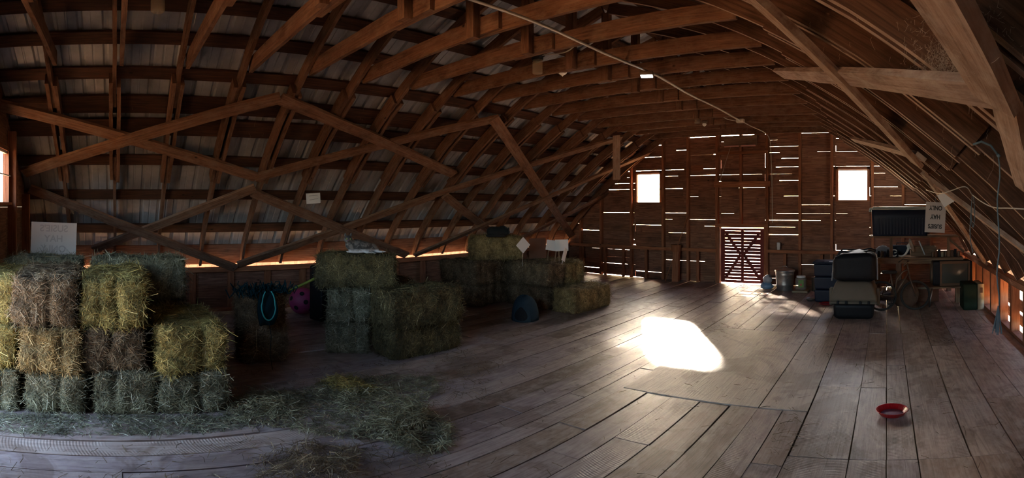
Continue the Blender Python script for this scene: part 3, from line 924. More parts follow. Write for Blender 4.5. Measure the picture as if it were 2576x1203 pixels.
bale(-6.28, 5.97, h1, 0, 3, 'brown', 'dark bottom hay bale in the shadowed middle of the far stack', GR)
bale(-6.28, 5.97, h2, 0, 0, 'brown', 'dark upper hay bale under the black cat bale', GR)
bale(-6.05, 5.92, h3+.01, math.radians(46), 4, 'gold', 'golden hay bale on top of the far stack with the black cat on it', GR, (1.0, 1, 1.08))

# ---- loose hay on the floor --------------------------------------------------------------------
def inside(p, poly):
    c = False; n = len(poly)
    for i in range(n):
        (x0, y0), (x1, y1) = poly[i], poly[(i+1) % n]
        if (y0 > p[1]) != (y1 > p[1]) and p[0] < (x1-x0)*(p[1]-y0)/(y1-y0)+x0: c = not c
    return c
def litter(polys, name, label, m_, seed, thr=.78):
    rr = random.Random(seed); st = MB()
    for poly, dens, hmax in polys:
        pf = [at_z(a, b).xy for a, b in poly]
        x0, x1 = min(p.x for p in pf), max(p.x for p in pf); y0, y1 = min(p.y for p in pf), max(p.y for p in pf)
        n = int((x1-x0)*(y1-y0)*dens); pts = []
        for _ in range(n):
            x, y = rr.uniform(x0, x1), rr.uniform(y0, y1)
            if not inside((x, y), pf): continue
            c = noise.noise(Vector((x*2.3, y*2.3, seed))) + .5*noise.noise(Vector((x*7, y*7, seed+5)))
            if rr.random() > thr + 1.1*c: continue
            h = max(0.0, hmax*(.45+1.1*c))*rr.random()
            pts.append((Vector((x, y, .006+h)), Vector((rr.uniform(-.3, .3), rr.uniform(-.3, .3), 1)).normalized()))
        straws(st, pts, rr, .03, .12, .0034, .30)
    o = st.build(name, m_)
    for v in o.data.vertices:
        if v.co.z < .002: v.co.z = .002 + rr.random()*.004
    return stuff(o, label, 'hay')
litter([([(-300, 1046), (0, 1040), (300, 1048), (600, 1045), (640, 1075), (500, 1092), (250, 1096), (0, 1092), (-300, 1100)], 5200, .02)], 'loose_hay', 'strip of loose bluish-green hay along the foot of the tall stack', M['hay_green'], 1, 1.1)
litter([([(560, 1060), (590, 1010), (700, 985), (860, 960), (1000, 945), (1090, 950), (1110, 985), (1060, 1020), (1140, 1075), (1135, 1135), (1060, 1145), (950, 1110), (840, 1105), (700, 1080)], 5200, .07),
        ([(940, 1050), (1060, 1035), (1135, 1080), (1130, 1140), (1040, 1150), (960, 1110)], 7000, .15),
        ([(620, 1000), (740, 985), (900, 1000), (900, 1040), (760, 1055), (620, 1050)], 4500, .11)], 'loose_hay', 'broad heap of loose hay spread on the planks in front of the dark gap', M['hay_pale'], 2, .9)
litter([([(800, 965), (880, 955), (945, 985), (930, 1005), (840, 990)], 12000, .13)], 'loose_hay', 'small bright yellow-green tuft in the heap of loose hay', M['hay_yellow'], 3, 1.2)
litter([([(520, 1215), (640, 1170), (760, 1130), (840, 1110), (900, 1140), (900, 1215)], 6500, .12), ([(860, 1120), (1130, 1120), (1120, 1215), (860, 1215)], 900, .01)], 'loose_hay', 'dark clump of loose hay nearest the camera on the planks', M['hay_brown'], 4)
litter([([(600, 930), (1190, 880), (1250, 960), (1150, 1130), (600, 1200), (-200, 1210), (-200, 1100), (600, 1100)], 260, .004),
        ([(1100, 800), (1560, 780), (1900, 820), (2500, 860), (2576, 1203), (1000, 1203)], 26, .002),
        ([(1140, 880), (1280, 900), (1200, 1000), (1000, 1010)], 300, .004),
        ([(1960, 1030), (2020, 1020), (2010, 1110), (1950, 1203), (1920, 1190)], 420, .012),
        ([(1780, 800), (1900, 830), (1800, 860)], 160, .004), ([(2280, 830), (2460, 815), (2470, 850), (2340, 880)], 200, .006)], 'scattered_straw', 'stray bits of straw scattered over the open plank floor', M['hay_brown'], 5)

# ================================================================== OBJECTS
def blob(name, parts, m_, parent=None, voxel=.012, smooth=6):
    """one continuous body grown from overlapping ellipsoids: (centre, radii, rotz, roty)"""
    bm = bmesh.new()
    for c, r, *rot in parts:
        rz = rot[0] if rot else 0; ry = rot[1] if len(rot) > 1 else 0
        mt_ = Matrix.Translation(Vector(c)) @ Matrix.Rotation(rz, 4, 'Z') @ Matrix.Rotation(ry, 4, 'Y') @ Matrix.Diagonal((*r, 1))
        bmesh.ops.create_uvsphere(bm, u_segments=20, v_segments=12, radius=1, matrix=mt_)
    me = bpy.data.meshes.new(name); bm.to_mesh(me); bm.free(); me.materials.append(m_)
    o = bpy.data.objects.new(name, me); COL.objects.link(o)
    if parent: o.parent = parent
    rm = o.modifiers.new('r', 'REMESH'); rm.mode = 'VOXEL'; rm.voxel_size = voxel; rm.use_smooth_shade = True
    sm = o.modifiers.new('s', 'SMOOTH'); sm.iterations = smooth; sm.factor = .6
    return o
def ear(mb, p, d, w, h, tw):
    p = Vector(p); n = Vector((math.cos(tw), math.sin(tw), 0)); s = Vector((-n.y, n.x, 0))
    top = p+Vector(d)*h
    mb.loft([[p+s*w*a*.5+n*b*w*.22 for a, b in ((1, 0), (0, 1), (-1, 0), (0, -1))], [p+(top-p)*.6+s*w*a*.27+n*b*w*.12 for a, b in ((1, 0), (0, 1), (-1, 0), (0, -1))], [top+s*.004*a+n*b*.003 for a, b in ((1, 0), (0, 1), (-1, 0), (0, -1))]])

# grey-and-white cat lying on the middle stack, head up facing the camera, forelegs stretched towards +Y
zc = h3+.01+BH
cat = blob('cat', [((0, .02, .075), (.085, .15, .072)), ((-.02, -.02, .085), (.085, .11, .078)), ((.02, -.09, .105), (.06, .06, .065)), ((.045, -.115, .165), (.052, .05, .047)), ((.088, -.12, .150), (.024, .026, .020)),
    ((-.03, .14, .06), (.085, .08, .06)), ((.06, .02, .03), (.022, .12, .020)), ((.065, -.02, .028), (.022, .13, .02)), ((.07, .13, .02), (.020, .035, .016)), ((.08, .10, .02), (.02, .035, .015)), ((-.02, .20, .04), (.05, .045, .035)), ((.03, .24, .022), (.018, .09, .014), -.3), ((.075, .17, .012), (.014, .05, .01), -.9)], M['catfur'], None, .010, 4)
cat.location = (-4.93, 2.66, zc+.006); cat.rotation_euler = (0, 0, math.radians(-25)); cat.scale = (1.0,)*3
tag(cat, 'grey tabby cat with white chest resting on the top bale of the middle stack', 'cat')
eb = MB(); ear(eb, (.04, -.145, .20), (0, -.15, 1), .035, .038, .2); eb.build('ear', M['catfur'], cat)
eb = MB(); ear(eb, (.04, -.088, .20), (0, .15, 1), .035, .038, -.2); eb.build('ear', M['catfur'], cat)
for s_ in (-1, 1):
    e_ = MB(); e_.lathe([(.0005, -.006), (.006, -.003), (.0065, 0), (.006, .003), (.0005, .006)], (.091, -.115+s_*.021, .173), 10); e_.build('eye', M['eye'], cat, True)
nb = MB(); nb.lathe([(.0005, -.004), (.006, 0), (.0005, .004)], (.112, -.12, .156), 8); nb.build('nose', M['pink'], cat, True)
# black cat curled on the far stack
cat2 = blob('cat', [((0, 0, .085), (.115, .17, .085)), ((0, -.07, .09), (.10, .10, .085)), ((0, .09, .095), (.105, .10, .09)), ((.06, .15, .085), (.055, .055, .05)), ((.105, .165, .07), (.026, .026, .022)), ((.09, -.05, .03), (.03, .15, .026)), ((.10, -.12, .03), (.035, .07, .028)), ((.10, .06, .025), (.03, .07, .022))], M['blackfur'], None, .012, 5)
cat2.location = (-5.87, 5.78, h3+.01+BH*1.08-.005); cat2.rotation_euler = (0, 0, math.radians(-40)); cat2.scale = (1.05,)*3
tag(cat2, 'black cat curled up on the top bale of the far stack', 'cat')
for yy in (.125, .18):
    eb = MB(); ear(eb, (.05, yy, .122), (0, 0, 1), .035, .035, 0); eb.build('ear', M['blackfur'], cat2)

# ---- signs ---------------------------------------------------------------------------------------
def text_mesh(name, body, size, m_, parent, Mx, bold=.0, ext=.0008, align='CENTER', xs=1.0):
    cu = bpy.data.curves.new(name, 'FONT'); cu.body = body; cu.size = size; cu.align_x = align; cu.align_y = 'CENTER'; cu.extrude = ext; cu.offset = bold
    t = bpy.data.objects.new(name, cu); COL.objects.link(t)
    dg = bpy.context.evaluated_depsgraph_get(); me = bpy.data.meshes.new_from_object(t.evaluated_get(dg))
    bpy.data.objects.remove(t)
    me.materials.clear(); me.materials.append(m_)
    me.transform(Mx @ Matrix.Diagonal((xs, 1, 1, 1)))
    o = bpy.data.objects.new(name, me); COL.objects.link(o); o.parent = parent
    return o
def frame_facing(p, roll=0.0, pitch=0.0, yaw=0.0):
    """card frame at p whose +Z looks to the camera position, X to the viewer's right"""
    p = Vector(p); n = Vector((-p.x, -p.y, 0)).normalized()
    x = Vector((-n.y, n.x, 0)); y = Vector((0, 0, 1))
    m_ = Matrix((x, y, n)).transposed().to_4x4()
    return Matrix.Translation(p) @ m_ @ Matrix.Rotation(yaw, 4, 'Y') @ Matrix.Rotation(pitch, 4, 'X') @ Matrix.Rotation(roll, 4, 'Z')
def card(name, p, w, h, m_, label, cat_, roll=0, pitch=0, yaw=0, t=.003, curl=0.0, group=None, skew=0.0):
    mb = MB(); n = 6
    rings = []
    for i in range(n+1):
        a = i/n-.5; z = curl*(1-(2*a)**2)
        rings.append([(a*w, -h/2+skew*a, z-t/2), (a*w, h/2+skew*a, z-t/2), (a*w, h/2+skew*a, z+t/2), (a*w, -h/2+skew*a, z+t/2)])
    mb.loft(rings, True)
    o = mb.build(name, m_); o.matrix_world = frame_facing(p, roll, pitch, yaw)
    return tag(o, label, cat_, group)
# upside-down sign on the right
p = at_y(2353, 547, 6.9)
sg = card('sign', p, .285, .43, M['signcard'], 'white card sign hanging upside down among the rafters, bold black hand lettering', 'sign', roll=PI-.05, t=.006)
for txt, yy, sz in (("SUSIE'S", .125, .083), ('HAY', -.01, .088), ('ONLY', -.135, .086)):
    text_mesh('lettering', txt, sz, M['ink'], sg, Matrix.Translation((0, yy, .0042)), .0035, xs=.78)
tb = MB(); tb.tube([(-.0, -.205, 0), (.01, -.26, 0), (.0, -.33, .01)], .004, 6); tb.build('hanging_string', M['bluetwine'], sg)
# sign behind the tall stack: letters ghost through mirrored
bpz = 1.15
p = at_r(135, 600, 5.30); p.z = EYE + 5.30*math.tan((HY-600)/F)
sg2 = card('sign', p, .49, .345, M['signcard'], 'white rectangular sign propped above the tall hay stack, faint mirrored lettering', 'sign', roll=-.035, t=.008)
mir = Matrix.Diagonal((-1, 1, 1, 1))
for txt, yy, sz in (("SUSIE'S", .105, .10), ('HAY', -.005, .10), ('ONLY', -.115, .10)):
    text_mesh('lettering', txt, sz, M['ghostink'], sg2, Matrix.Translation((0, yy, .0052)) @ mir, .002, ext=.0006)
tp = MB(); tp.board((-.13, -.06, .0047), (.12, -.06, .0047), .20, .0006, (0, 1, 0), .2); tp.build('taped_paper', M['signcard'], sg2)
sk = MB(); sk.board((-.12, -.17, -.02), (-.12, -.30, -.02), .025, .012, (1, 0, 0)); sk.build('stake', M['benchwood'], sg2)
sk = MB(); sk.board((.12, -.16, -.02), (.12, -.30, -.02), .025, .012, (1, 0, 0)); sk.build('stake', M['benchwood'], sg2)
# paper pinned to the rafters
p = on_roof(788, 499, .06)
nt_ = card('paper_note', p, .205, .15, M['paper'], 'small creased white paper pinned to the rafters above the middle hay stack', 'paper', roll=.06, pitch=.15, curl=.01, t=.001)
text_mesh('lettering', 'Watch your step', .026, M['ghostink'], nt_, Matrix.Translation((0, .038, .0095)), ext=.0003) if False else None
ln = MB()
for yy, x0, x1 in ((.038, -.06, .065), (-.02, -.055, .01), (-.012, .01, .07)):
    ln.board((x0, yy, .0115), (x1, yy+.004, .0115), .008, .0006, (0, 1, 0), .2)
ln.build('scribble', M['ghostink'], nt_)
# diamond paper on a wire, and papers on the far stack
p = at_r(1316, 617, 7.75)
dm = card('paper_card', p, .185, .185, M['paper'], 'small bluish-white paper turned as a diamond beside the top bale of the far stack', 'paper', roll=PI/4, yaw=.55, t=.002)
wr = MB(); wr.tube([(-.0, .0, -.012), (-.12, -.12, -.012), (-.24, -.24, -.01)], .003, 5); wr.build('wire', M['steel'], dm)
def stakes(o, w, h, drop):
    for s_ in (-1, 1):
        k = MB(); k.board((s_*w*.32, h*.3, -.012), (s_*w*.32, -h/2-drop, -.012), .018, .010, (1, 0, 0)); k.build('stake', M['benchwood'], o)
p = at_r(1392, 618, 8.05); c1 = card('paper_sign', p, .24, .17, M['paper'], 'curled white paper sign on the far stack, the one closer to the black cat', 'paper', roll=-.15, yaw=.2, curl=.012, t=.002); stakes(c1, .2, .17, .17)
p = at_r(1413, 617, 7.95); c2 = card('paper_sign', p, .215, .185, M['paper'], 'creamy paper sign overlapping the curled white one on the far stack', 'paper', roll=.03, yaw=-.1, curl=.01, t=.002); stakes(c2, .16, .17, .18)
p = at_r(1420, 641, 7.75); c3 = card('paper_sign', p, .10, .21, M['paper'], 'narrow leaning paper sign stuck in the top of the orange-brown bale', 'paper', roll=-.45, yaw=1.0, curl=.006, t=.002)
k = MB(); k.tube([(0, 0, -.004), (0, -.16, -.004)], .004, 6); k.build('stake', M['white'], c3)
p = at_r(1352, 632, 8.35)
cb = MB(); cb.board((-.15, 0, 0), (.15, 0, 0), .34, .012, (0, 1, 0)); cb.board((.15, 0, 0), (.18, 0, -.16), .33, .012, (0, 1, 0))
o = cb.build('cardboard_sheet', M['card']); o.matrix_world = frame_facing((p.x, p.y, .74+.185), .0, -.12, .3); tag(o, 'dark red-brown cardboard standing between the papers and the black cat bale', 'cardboard')
# white square plate card on the right rafters
p = on_roof(2381, 498, .1)
o = card('square_card', p, .15, .15, M['white'], 'small blank white square tilted on the rafters over the upside-down sign', 'card', roll=.55, t=.008)

# ---- felt cat cave, hay net, ball, pole ---------------------------------------------------------
p = at_z(1317, 806)
cave = empty('cat_cave', (p.x-.02, p.y+.05, 0), 'dark blue-grey felt cat cave on the floor before the far stack', 'pet bed', rz=math.atan2(-p.y, -p.x))
mb = MB(); rings = []
for i in range(13):
    a = i/12*Q
    r = .195*(math.cos(a)**.75) if i < 12 else .004
    z = .36*math.sin(a)**.9
    ring = []
    for k in range(32):
        th = 2*PI*k/32; rr_ = r*(1+.05*math.cos(3*th+.6))
        ring.append((rr_*math.cos(th), rr_*math.sin(th)*1.0, z+.012*math.sin(2*th)*(i/12)))
    rings.append(ring)
mb.loft(rings, True); shell = mb.build('shell', M['felt'], cave, True)
mb = MB(); mb.loft([[(.196+.0-.03*(0 if z_ < 1 else 1), 0, 0) for z_ in (0,)]*8], False) if False else None
hole_shade = [(0, -.055+.085*math.cos(t)*(1-.45*math.sin(t)), .12+.10*math.sin(t)) for t in [2*PI*k/20 for k in range(20)]]
mb = MB()
def on_shell(y, z):
    a = math.asin(min(1, (z/.36)**(1/.9))); r = .195*(math.cos(a)**.75)
    return math.sqrt(max(.0001, r*r*1.0-y*y))
outer = [Vector((on_shell(y, z)+.012, y, z)) for (_, y, z) in hole_shade]
cen = Vector((sum(v.x for v in outer)/20, -.045, .115))
cy0, cz0 = -.055, .12
rings = []
for q_ in (1, .75, .5, .25, .02):
    rings.append([Vector((on_shell(cy0+(y-cy0)*q_, cz0+(z-cz0)*q_)+.010, cy0+(y-cy0)*q_, cz0+(z-cz0)*q_)) for (_, y, z) in hole_shade])
mb.loft(rings, False); mb.build('opening', M['dark'], cave)  # dark patch laid on the closed shell, shade of the entrance painted in
for a0, a1 in ((.4, 2.9), (-.9, 2.2)):
    pts = []
    for i in range(13):
        a = i/12*PI
        x_ = .197*math.cos(a); z_ = .36*abs(math.sin(a))**.95
        pts.append((x_*math.cos(a0), x_*math.sin(a0), z_+.004))
    s = MB(); s.tube(pts, .007, 6); s.build('seam', M['felt'], cave, True)
# ball with holes
bm_ = MB(); br = .205
bc = Vector((-6.83, 2.74, br))
ball = empty('horse_ball', bc-Vector((0, 0, br)), 'magenta treat ball with round holes lying against the knee wall', 'ball')
bm_.lathe([(max(.002, br*math.sin(PI*i/20)), br-br*math.cos(PI*i/20)) for i in range(21)], (0, 0, 0), 32); bm_.build('shell', M['pink'], ball, True)
for (th, ph) in ((-.15, .1), (-.9, -.35), (.35, -.5), (-.45, .75), (.7, .4), (-1.4, .3)):
    n = Vector((math.cos(ph)*math.cos(th), math.cos(ph)*math.sin(th), math.sin(ph)))
    a_ = n.orthogonal().normalized(); b_ = n.cross(a_); hm = MB()
    cc = Vector((0, 0, br))
    hm.loft([[cc+n*(br+.001)+(a_*math.cos(2*PI*k/16)+b_*math.sin(2*PI*k/16))*.036 for k in range(16)], [cc+n*(br+.003)+(a_*math.cos(2*PI*k/16)+b_*math.sin(2*PI*k/16))*.004 for k in range(16)]], False)
    hm.build('hole_shade', M['dark'], ball)  # dark disc on the solid shell, its colour stands for shade in a hole
# lime pole with hook ends
a = at_r(708, 742, 5.6); b = at_r(800, 697, 6.4)
pl = MB(); pl.tube([a, b], .017, 10); o = pl.build('lime_pole', M['lime']); tag(o, 'yellow-green pole leaning from the hay net bale towards the middle stack', 'pole')
for off in (0, .05):
    rg = MB(); c_ = a+Vector((-.01+off*.3, -.01+off, -.02-off*.4)); rg.tube([c_+Vector((.02*math.cos(t), .03*math.cos(t+.5), .03*math.sin(t))) for t in [2*PI*k/16 for k in range(17)]], .005, 6, cap=False); rg.build('hook_ring', M['twine'], o)
# dark bin behind
db = MB(); db.rbox((-6.38, 2.86, 0), (.28, .26, .80), .03, .3); o = db.build('dark_bin', M['black'], None, True); tag(recentre(o), 'tall black bin half hidden behind the middle hay stack', 'bin')
# hay net with rope
netp = Vector((-4.66, 1.46, .66))
net = empty('hay_net', netp, 'dark teal hay net with a bright teal drawstring loop draped over the upright bale', 'hay net')
mb = MB(); rn = random.Random(3)
for k in range(46):   # tangled cords
    pts = []; a0 = rn.uniform(0, 6.28); x, y, z = rn.uniform(-.22, .12), rn.uniform(-.2, .2), rn.uniform(.1, .17)
    for i in range(9):
        top = .145 + .03*math.sin(i+k)
        pts.append((x+.19*i/8*math.cos(a0)*.8+rn.uniform(-.02, .02), y+.2*i/8*math.sin(a0)+rn.uniform(-.02, .02), top+rn.uniform(-.05, .05)))
    mb.tube(pts, .006, 4, cap=False)
mb.build('tangled_cords', M['net'], net)
mb = MB(); rings = []
for i in range(9):
    t = i/8
    w = .15+.05*math.sin(t*PI)
    rings.append([(.098+.03*math.sin(t*PI)+.012*math.sin(9*k/12+i), (-w*.5+w*k/12), .13-.33*t) for k in range(13)] + [(.085, (w*.5-w*k/12), .13-.33*t) for k in range(13)])
mb.loft(rings, True); mb.build('net_bag', M['net'], net, True)
lp = [(.155+.02*math.sin(t*.5), -.01+.072*math.sin(t)*(1 if math.cos(t) < .0 else .9), .02+.15*math.cos(t)) for t in [2*PI*k/28 for k in range(2, 27)]]
mb = MB(); mb.tube(lp, .0065, 7); mb.build('drawstring', M['teal'], net, True)
# rope tail of the net
mb = MB(); mb.tube([(.13, 0, -.12), (.16, .02, -.3), (.15, .01, -.5), (.17, .03, -.65)], .003, 5); mb.build('rope_tail', M['net'], net)

# ================================================================== RIGHT-HAND CORNER
# pet carrier with bag on top
c = Vector((-.47, 7.33, 0))
kc = empty('pet_carrier', c, 'large pet carrier with beige upper shell and black base', 'pet carrier')
mb = MB(); mb.rbox((0, 0, 0), (.60, .74, .24), .05, 0, .02); mb.build('lower_shell', M['black'], kc, True)
mb = MB(); mb.rbox((0, 0, .235), (.68, .80, .035), .015, 0); mb.build('rim', M['taupe'], kc, True)
mb = MB()
lv = [(.27, .335, .39, .03), (.33, .33, .385, .04), (.45, .30, .36, .05), (.52, .27, .34, .05), (.548, .235, .31, .05)]
def rr_ring(c, hx, hy, r, z, n=4):
    out = []
    for q, (ax, ay) in enumerate(((1, 1), (-1, 1), (-1, -1), (1, -1))):
        for k in range(n+1):
            a = Q*q+Q*k/n; out.append((c[0]+ax*(hx-r)+r*math.cos(a), c[1]+ay*(hy-r)+r*math.sin(a), z))
    return out
mb.loft([rr_ring((0, 0), hx, hy, r, z) for z, hx, hy, r in lv], True); mb.build('upper_shell', M['taupe'], kc, True)
for sx in (-1, 1):
    mb = MB(); mb.rbox((sx*.345, -.1, .17), (.05, .12, .26), .015); mb.build('side_lug', M['taupe'], kc, True)
for sx in (-.22, -.1, .1, .22):
    mb = MB(); mb.rbox((sx, -.405, .235), (.035, .02, .05), .006); mb.build('clip', M['black'], kc, True)
for i in range(5):
    mb = MB(); mb.board((-.20+i*.1, -.378, .34), (-.20+i*.1, -.352, .46), .012, .012, (1, 0, 0)); mb.build('vent_rib', M['taupe'], kc)
bg = empty('duffel_bag', c+Vector((.01, .0, .549)), 'lumpy black bag lying on the beige pet carrier', 'bag')
mb = MB(); rings = []
for i in range(13):
    t = i/12; z = .40*t
    e = (max(0, 1-(2*t-1)**6))**.5
    hx, hy = .27+.04*e, .28+.04*e
    ring = rr_ring((0.0, 0), hx*(.9+.1*e), hy*(.9+.1*e), .09, z)
    ring = [tuple(Vector(p_)+noise.noise_vector(Vector(p_)*6)*.022+Vector((0, 0, (.022*math.sin(p_[0]*7+1) if t > .8 else 0)))) for p_ in ring]
    rings.append(ring)
for i in range(1, 4):
    t = 1-i/4*.999
    rings.append([tuple(Vector((p_[0]*t, p_[1]*t, .40+.012*i+.02*math.sin(p_[0]*7+1)))) for p_ in rr_ring((0, 0), .26, .28, .09, .4)])
mb.loft(rings, True); o = mb.build('bag_body', M['blackcloth'], bg, True)
for (yy, dz) in ((-.16, .0), (.05, .015)):
    mb = MB(); mb.tube([(-.27, yy, .36+dz), (-.2, yy+.02, .425+dz), (-.05, yy+.03, .418+dz), (.1, yy, .42+dz), (.22, yy-.01, .445+dz), (.30, yy+.02, .43)], .012, 8); mb.build('strap', M['blackcloth'], bg, True)
mb = MB(); mb.board((-.31, -.17, .30), (-.335, -.18, .0), .08, .02, (0, 1, 0), None, 0, .008, 6); mb.build('hanging_strap', M['cloth'], bg, True)
mb = MB(); mb.board((.325, -.2, .34), (.33, -.2, .02), .03, .02, (0, 1, 0), None, 0, .004, 4); mb.build('edge_trim', M['cloth'], bg, True)
# stacked drawers
c = at_z(2081, 757); c = Vector((-1.02, 8.42, 0))
dw = empty('drawer_tower', c, 'dark navy plastic storage tower of three stacked drawers beside the carrier', 'storage drawers')
for i in range(3):
    mb = MB(); mb.rbox((0, 0, .222*i), (.42-.02*(2-i)*.5, .40, .215), .02, 0, .01); mb.build('drawer', M['navy'], dw, True)
mb = MB(); mb.rbox((0, 0, .665), (.46, .43, .03), .012); mb.build('lid', M['navy'], dw, True)
mb = MB(); mb.rbox((.1, -.1, .6952), (.11, .09, .002), .0009); mb.build('paper_slip', M['paper'], dw)
# galvanised can
c = at_z(1974, 730); c = Vector((-1.96, 9.33, 0))
tc = empty('trash_can', c, 'galvanised steel trash can with lid standing by the slatted door', 'trash can')
mb = MB(); pr = [(.155, 0), (.16, .01), (.165, .10), (.170, .11), (.168, .125), (.178, .30), (.184, .31), (.181, .325), (.187, .385), (.192, .39)]
mb.lathe(pr, (0, 0, 0), 40); mb.build('can_body', M['zinc'], tc, True)
mb = MB(); mb.lathe([(.197, .372), (.20, .375), (.20, .395), (.17, .412), (.10, .432), (.05, .438), (.001, .44)], (0, 0, 0), 40); mb.build('lid', M['zinc'], tc, True)
mb = MB(); mb.tube([(-.045, 0, .435), (-.045, 0, .462), (-.02, 0, .475), (.02, 0, .475), (.045, 0, .462), (.045, 0, .435)], .006, 7); mb.build('lid_handle', M['zinc'], tc, True)
mb = MB(); mb.tube([(-.10, -.155, .27), (-.085, -.19, .25), (-.03, -.205, .20), (.03, -.205, .20), (.085, -.19, .25), (.10, -.155, .27)], .004, 6); mb.build('side_handle', M['zinc'], tc, True)
# litter bag
c = at_z(1933, 728)
mb = MB()
lb = empty('feed_bag', Vector((-2.33, 9.35, 0)), 'small rumpled blue and white bag on the floor by the slatted door', 'bag')
def lump(mb, c, sz, seed, z0=0, n=10):
    rings = []
    for i in range(n+1):
        t = i/n; e = math.sin(PI*min(1, .12+.88*t))**.55 if i < n else .02
        rings.append([tuple(Vector((c[0]+math.cos(a)*sz[0]/2*e, c[1]+math.sin(a)*sz[1]/2*e, z0+sz[2]*t))+noise.noise_vector(Vector((math.cos(a)*2, math.sin(a)*2, t*3+seed)))*.025*(0 if i == 0 else 1)) for a in [2*PI*k/20 for k in range(20)]])
    mb.loft(rings, True)
lump(mb, (0, 0), (.26, .22, .14), 3, .004); mb.build('bag_base', M['bagblue'], lb, True)
mb = MB(); lump(mb, (.02, 0), (.18, .15, .17), 7, .12); mb.build('bag_top', M['bagwhite'], lb, True)
# jar with green label, tray, small metal bucket
c = at_z(2014, 727)
jr = empty('plastic_jar', Vector((-1.62, 9.22, .035)), 'clear square jar with a green and yellow label beside the trash can', 'jar')
mb = MB(); mb.rbox((0, 0, 0), (.20, .18, .24), .03); mb.build('jar_body', M['jar'], jr, True)
mb = MB(); mb.lathe([(.085, .235), (.088, .24), (.088, .27), (.08, .275), (.001, .276)]); mb.build('jar_lid', M['white'], jr, True)
mb = MB(); mb.rbox((.015, -.094, .06), (.10, .004, .14), .002); mb.build('label', M['labelgreen'], jr)
mb = MB(); mb.rbox((.015, -.098, .09), (.035, .004, .04), .0015); mb.build('label_spot', M['red'], jr)
mb = MB()
mb.rbox((-1.62, 9.20, 0), (.30, .28, .03), .012); o = mb.build('tray', M['beige'], None, True); tag(recentre(o), 'shallow beige tray under the labelled jar', 'tray')
mb = MB(); mb.lathe([(.07, 0), (.075, .01), (.08, .27), (.085, .275), (.08, .28), (.075, .27), (.072, .02), (.001, .015)], (0, 0, 0), 24); o = mb.build('steel_canister', M['steel'], None, True, (-1.35, 9.3, 0)); tag(o, 'small shiny steel canister between the jar and the drawer tower', 'canister')
# bowl and plate in front of drawers
c = at_z(2039, 758)
mb = MB(); mb.lathe([(.035, 0), (.05, .004), (.08, .045), (.088, .05), (.084, .053), (.075, .045), (.045, .01), (.001, .008)], (0, 0, 0), 26); o = mb.build('metal_bowl', M['steel'], None, True, (c.x, c.y, .002)); tag(o, 'small steel pet bowl at the foot of the drawer tower', 'bowl')
c = at_z(2076, 766)
mb = MB(); mb.lathe([(.09, 0), (.10, .004), (.13, .022), (.135, .022), (.13, .026), (.10, .012), (.001, .009)], (0, 0, 0), 30); o = mb.build('red_plate', M['red'], None, True, (c.x+.03, c.y, .002)); tag(o, 'dark red plate on the floor between the drawer tower and the pet carrier', 'plate')
# red pie dish in the foreground
c = at_z(2244, 1043)
pd = empty('pie_dish', (c.x, c.y, .004), 'bright red fluted round dish standing on the open floor with purplish residue', 'dish')
mb = MB(); rings = []
for r, z, fl_ in ((.085, 0, 0), (.090, .002, 0), (.112, .036, 1), (.120, .042, 1), (.122, .045, 1), (.116, .044, 1), (.108, .037, 1), (.088, .006, 0), (.05, .004, 0), (.001, .004, 0)):
    rings.append([(r*(1+.010*fl_*math.cos(30*a))*math.cos(a), r*(1+.010*fl_*math.cos(30*a))*math.sin(a), z) for a in [2*PI*k/120 for k in range(120)]])
mb.loft(rings, True); mb.build('dish_body', M['red'], pd, True)
mb = MB(); rn = random.Random(4)
mb.lathe([(.086, .005), (.08, .011), (.001, .012)], (0, 0, 0), 40); mb.build('residue', M['purple'], pd, True)

# ---- workbench with shelf -----------------------------------------------------------------------
wb = empty('workbench', (.55, 8.8, 0), 'rough timber workbench along the far gable loaded with clutter', 'workbench')
def wpart(mb, name, m_='benchwood'):
    o = mb.build(name, M[m_], wb); o.data.transform(Matrix.Translation(-Vector(wb.location))); return o
mb = MB(); mb.board((-.20, 8.14, .735), (1.28, 8.14, .735), .095, .04, (0, 0, 1), .9, 0, .002, 5); wpart(mb, 'front_rail')
for i in range(5):
    mb = MB(); mb.board((-.2, 8.25+.27*i, .772), (1.28, 8.25+.27*i, .772), .255, .025, (0, 1, 0), None, 0, .001, 4); wpart(mb, 'bench_board')
for x, y in ((-.15, 8.2), (1.2, 8.2), (-.15, 9.4), (1.2, 9.4), (.2, 8.2)):
    mb = MB(); mb.board((x, y, 0), (x, y, .76), .085, .085, (1, 0, 0), None, 0, .002, 3); wpart(mb, 'leg')
# upper shelf
us = empty('bench_shelf', (.55, 8.6, .78), 'upper plank shelf on posts above the workbench', 'shelf')
def upart(mb, name, m_='benchwood'):
    o = mb.build(name, M[m_], us); o.data.transform(Matrix.Translation(-Vector(us.location))); return o
mb = MB(); mb.board((-.28, 8.45, 1.13), (1.22, 8.45, 1.13), .50, .025, (0, 1, 0)); upart(mb, 'shelf_board')
for x in (.08, 1.05):
    mb = MB(); mb.board((x, 8.26, .786), (x, 8.26, 1.118), .05, .05, (1, 0, 0)); upart(mb, 'post')
mb = MB(); mb.board((1.05, 8.3, 1.1), (1.32, 8.3, .86), .04, .04, (0, 0, 1)); upart(mb, 'diagonal_strut')
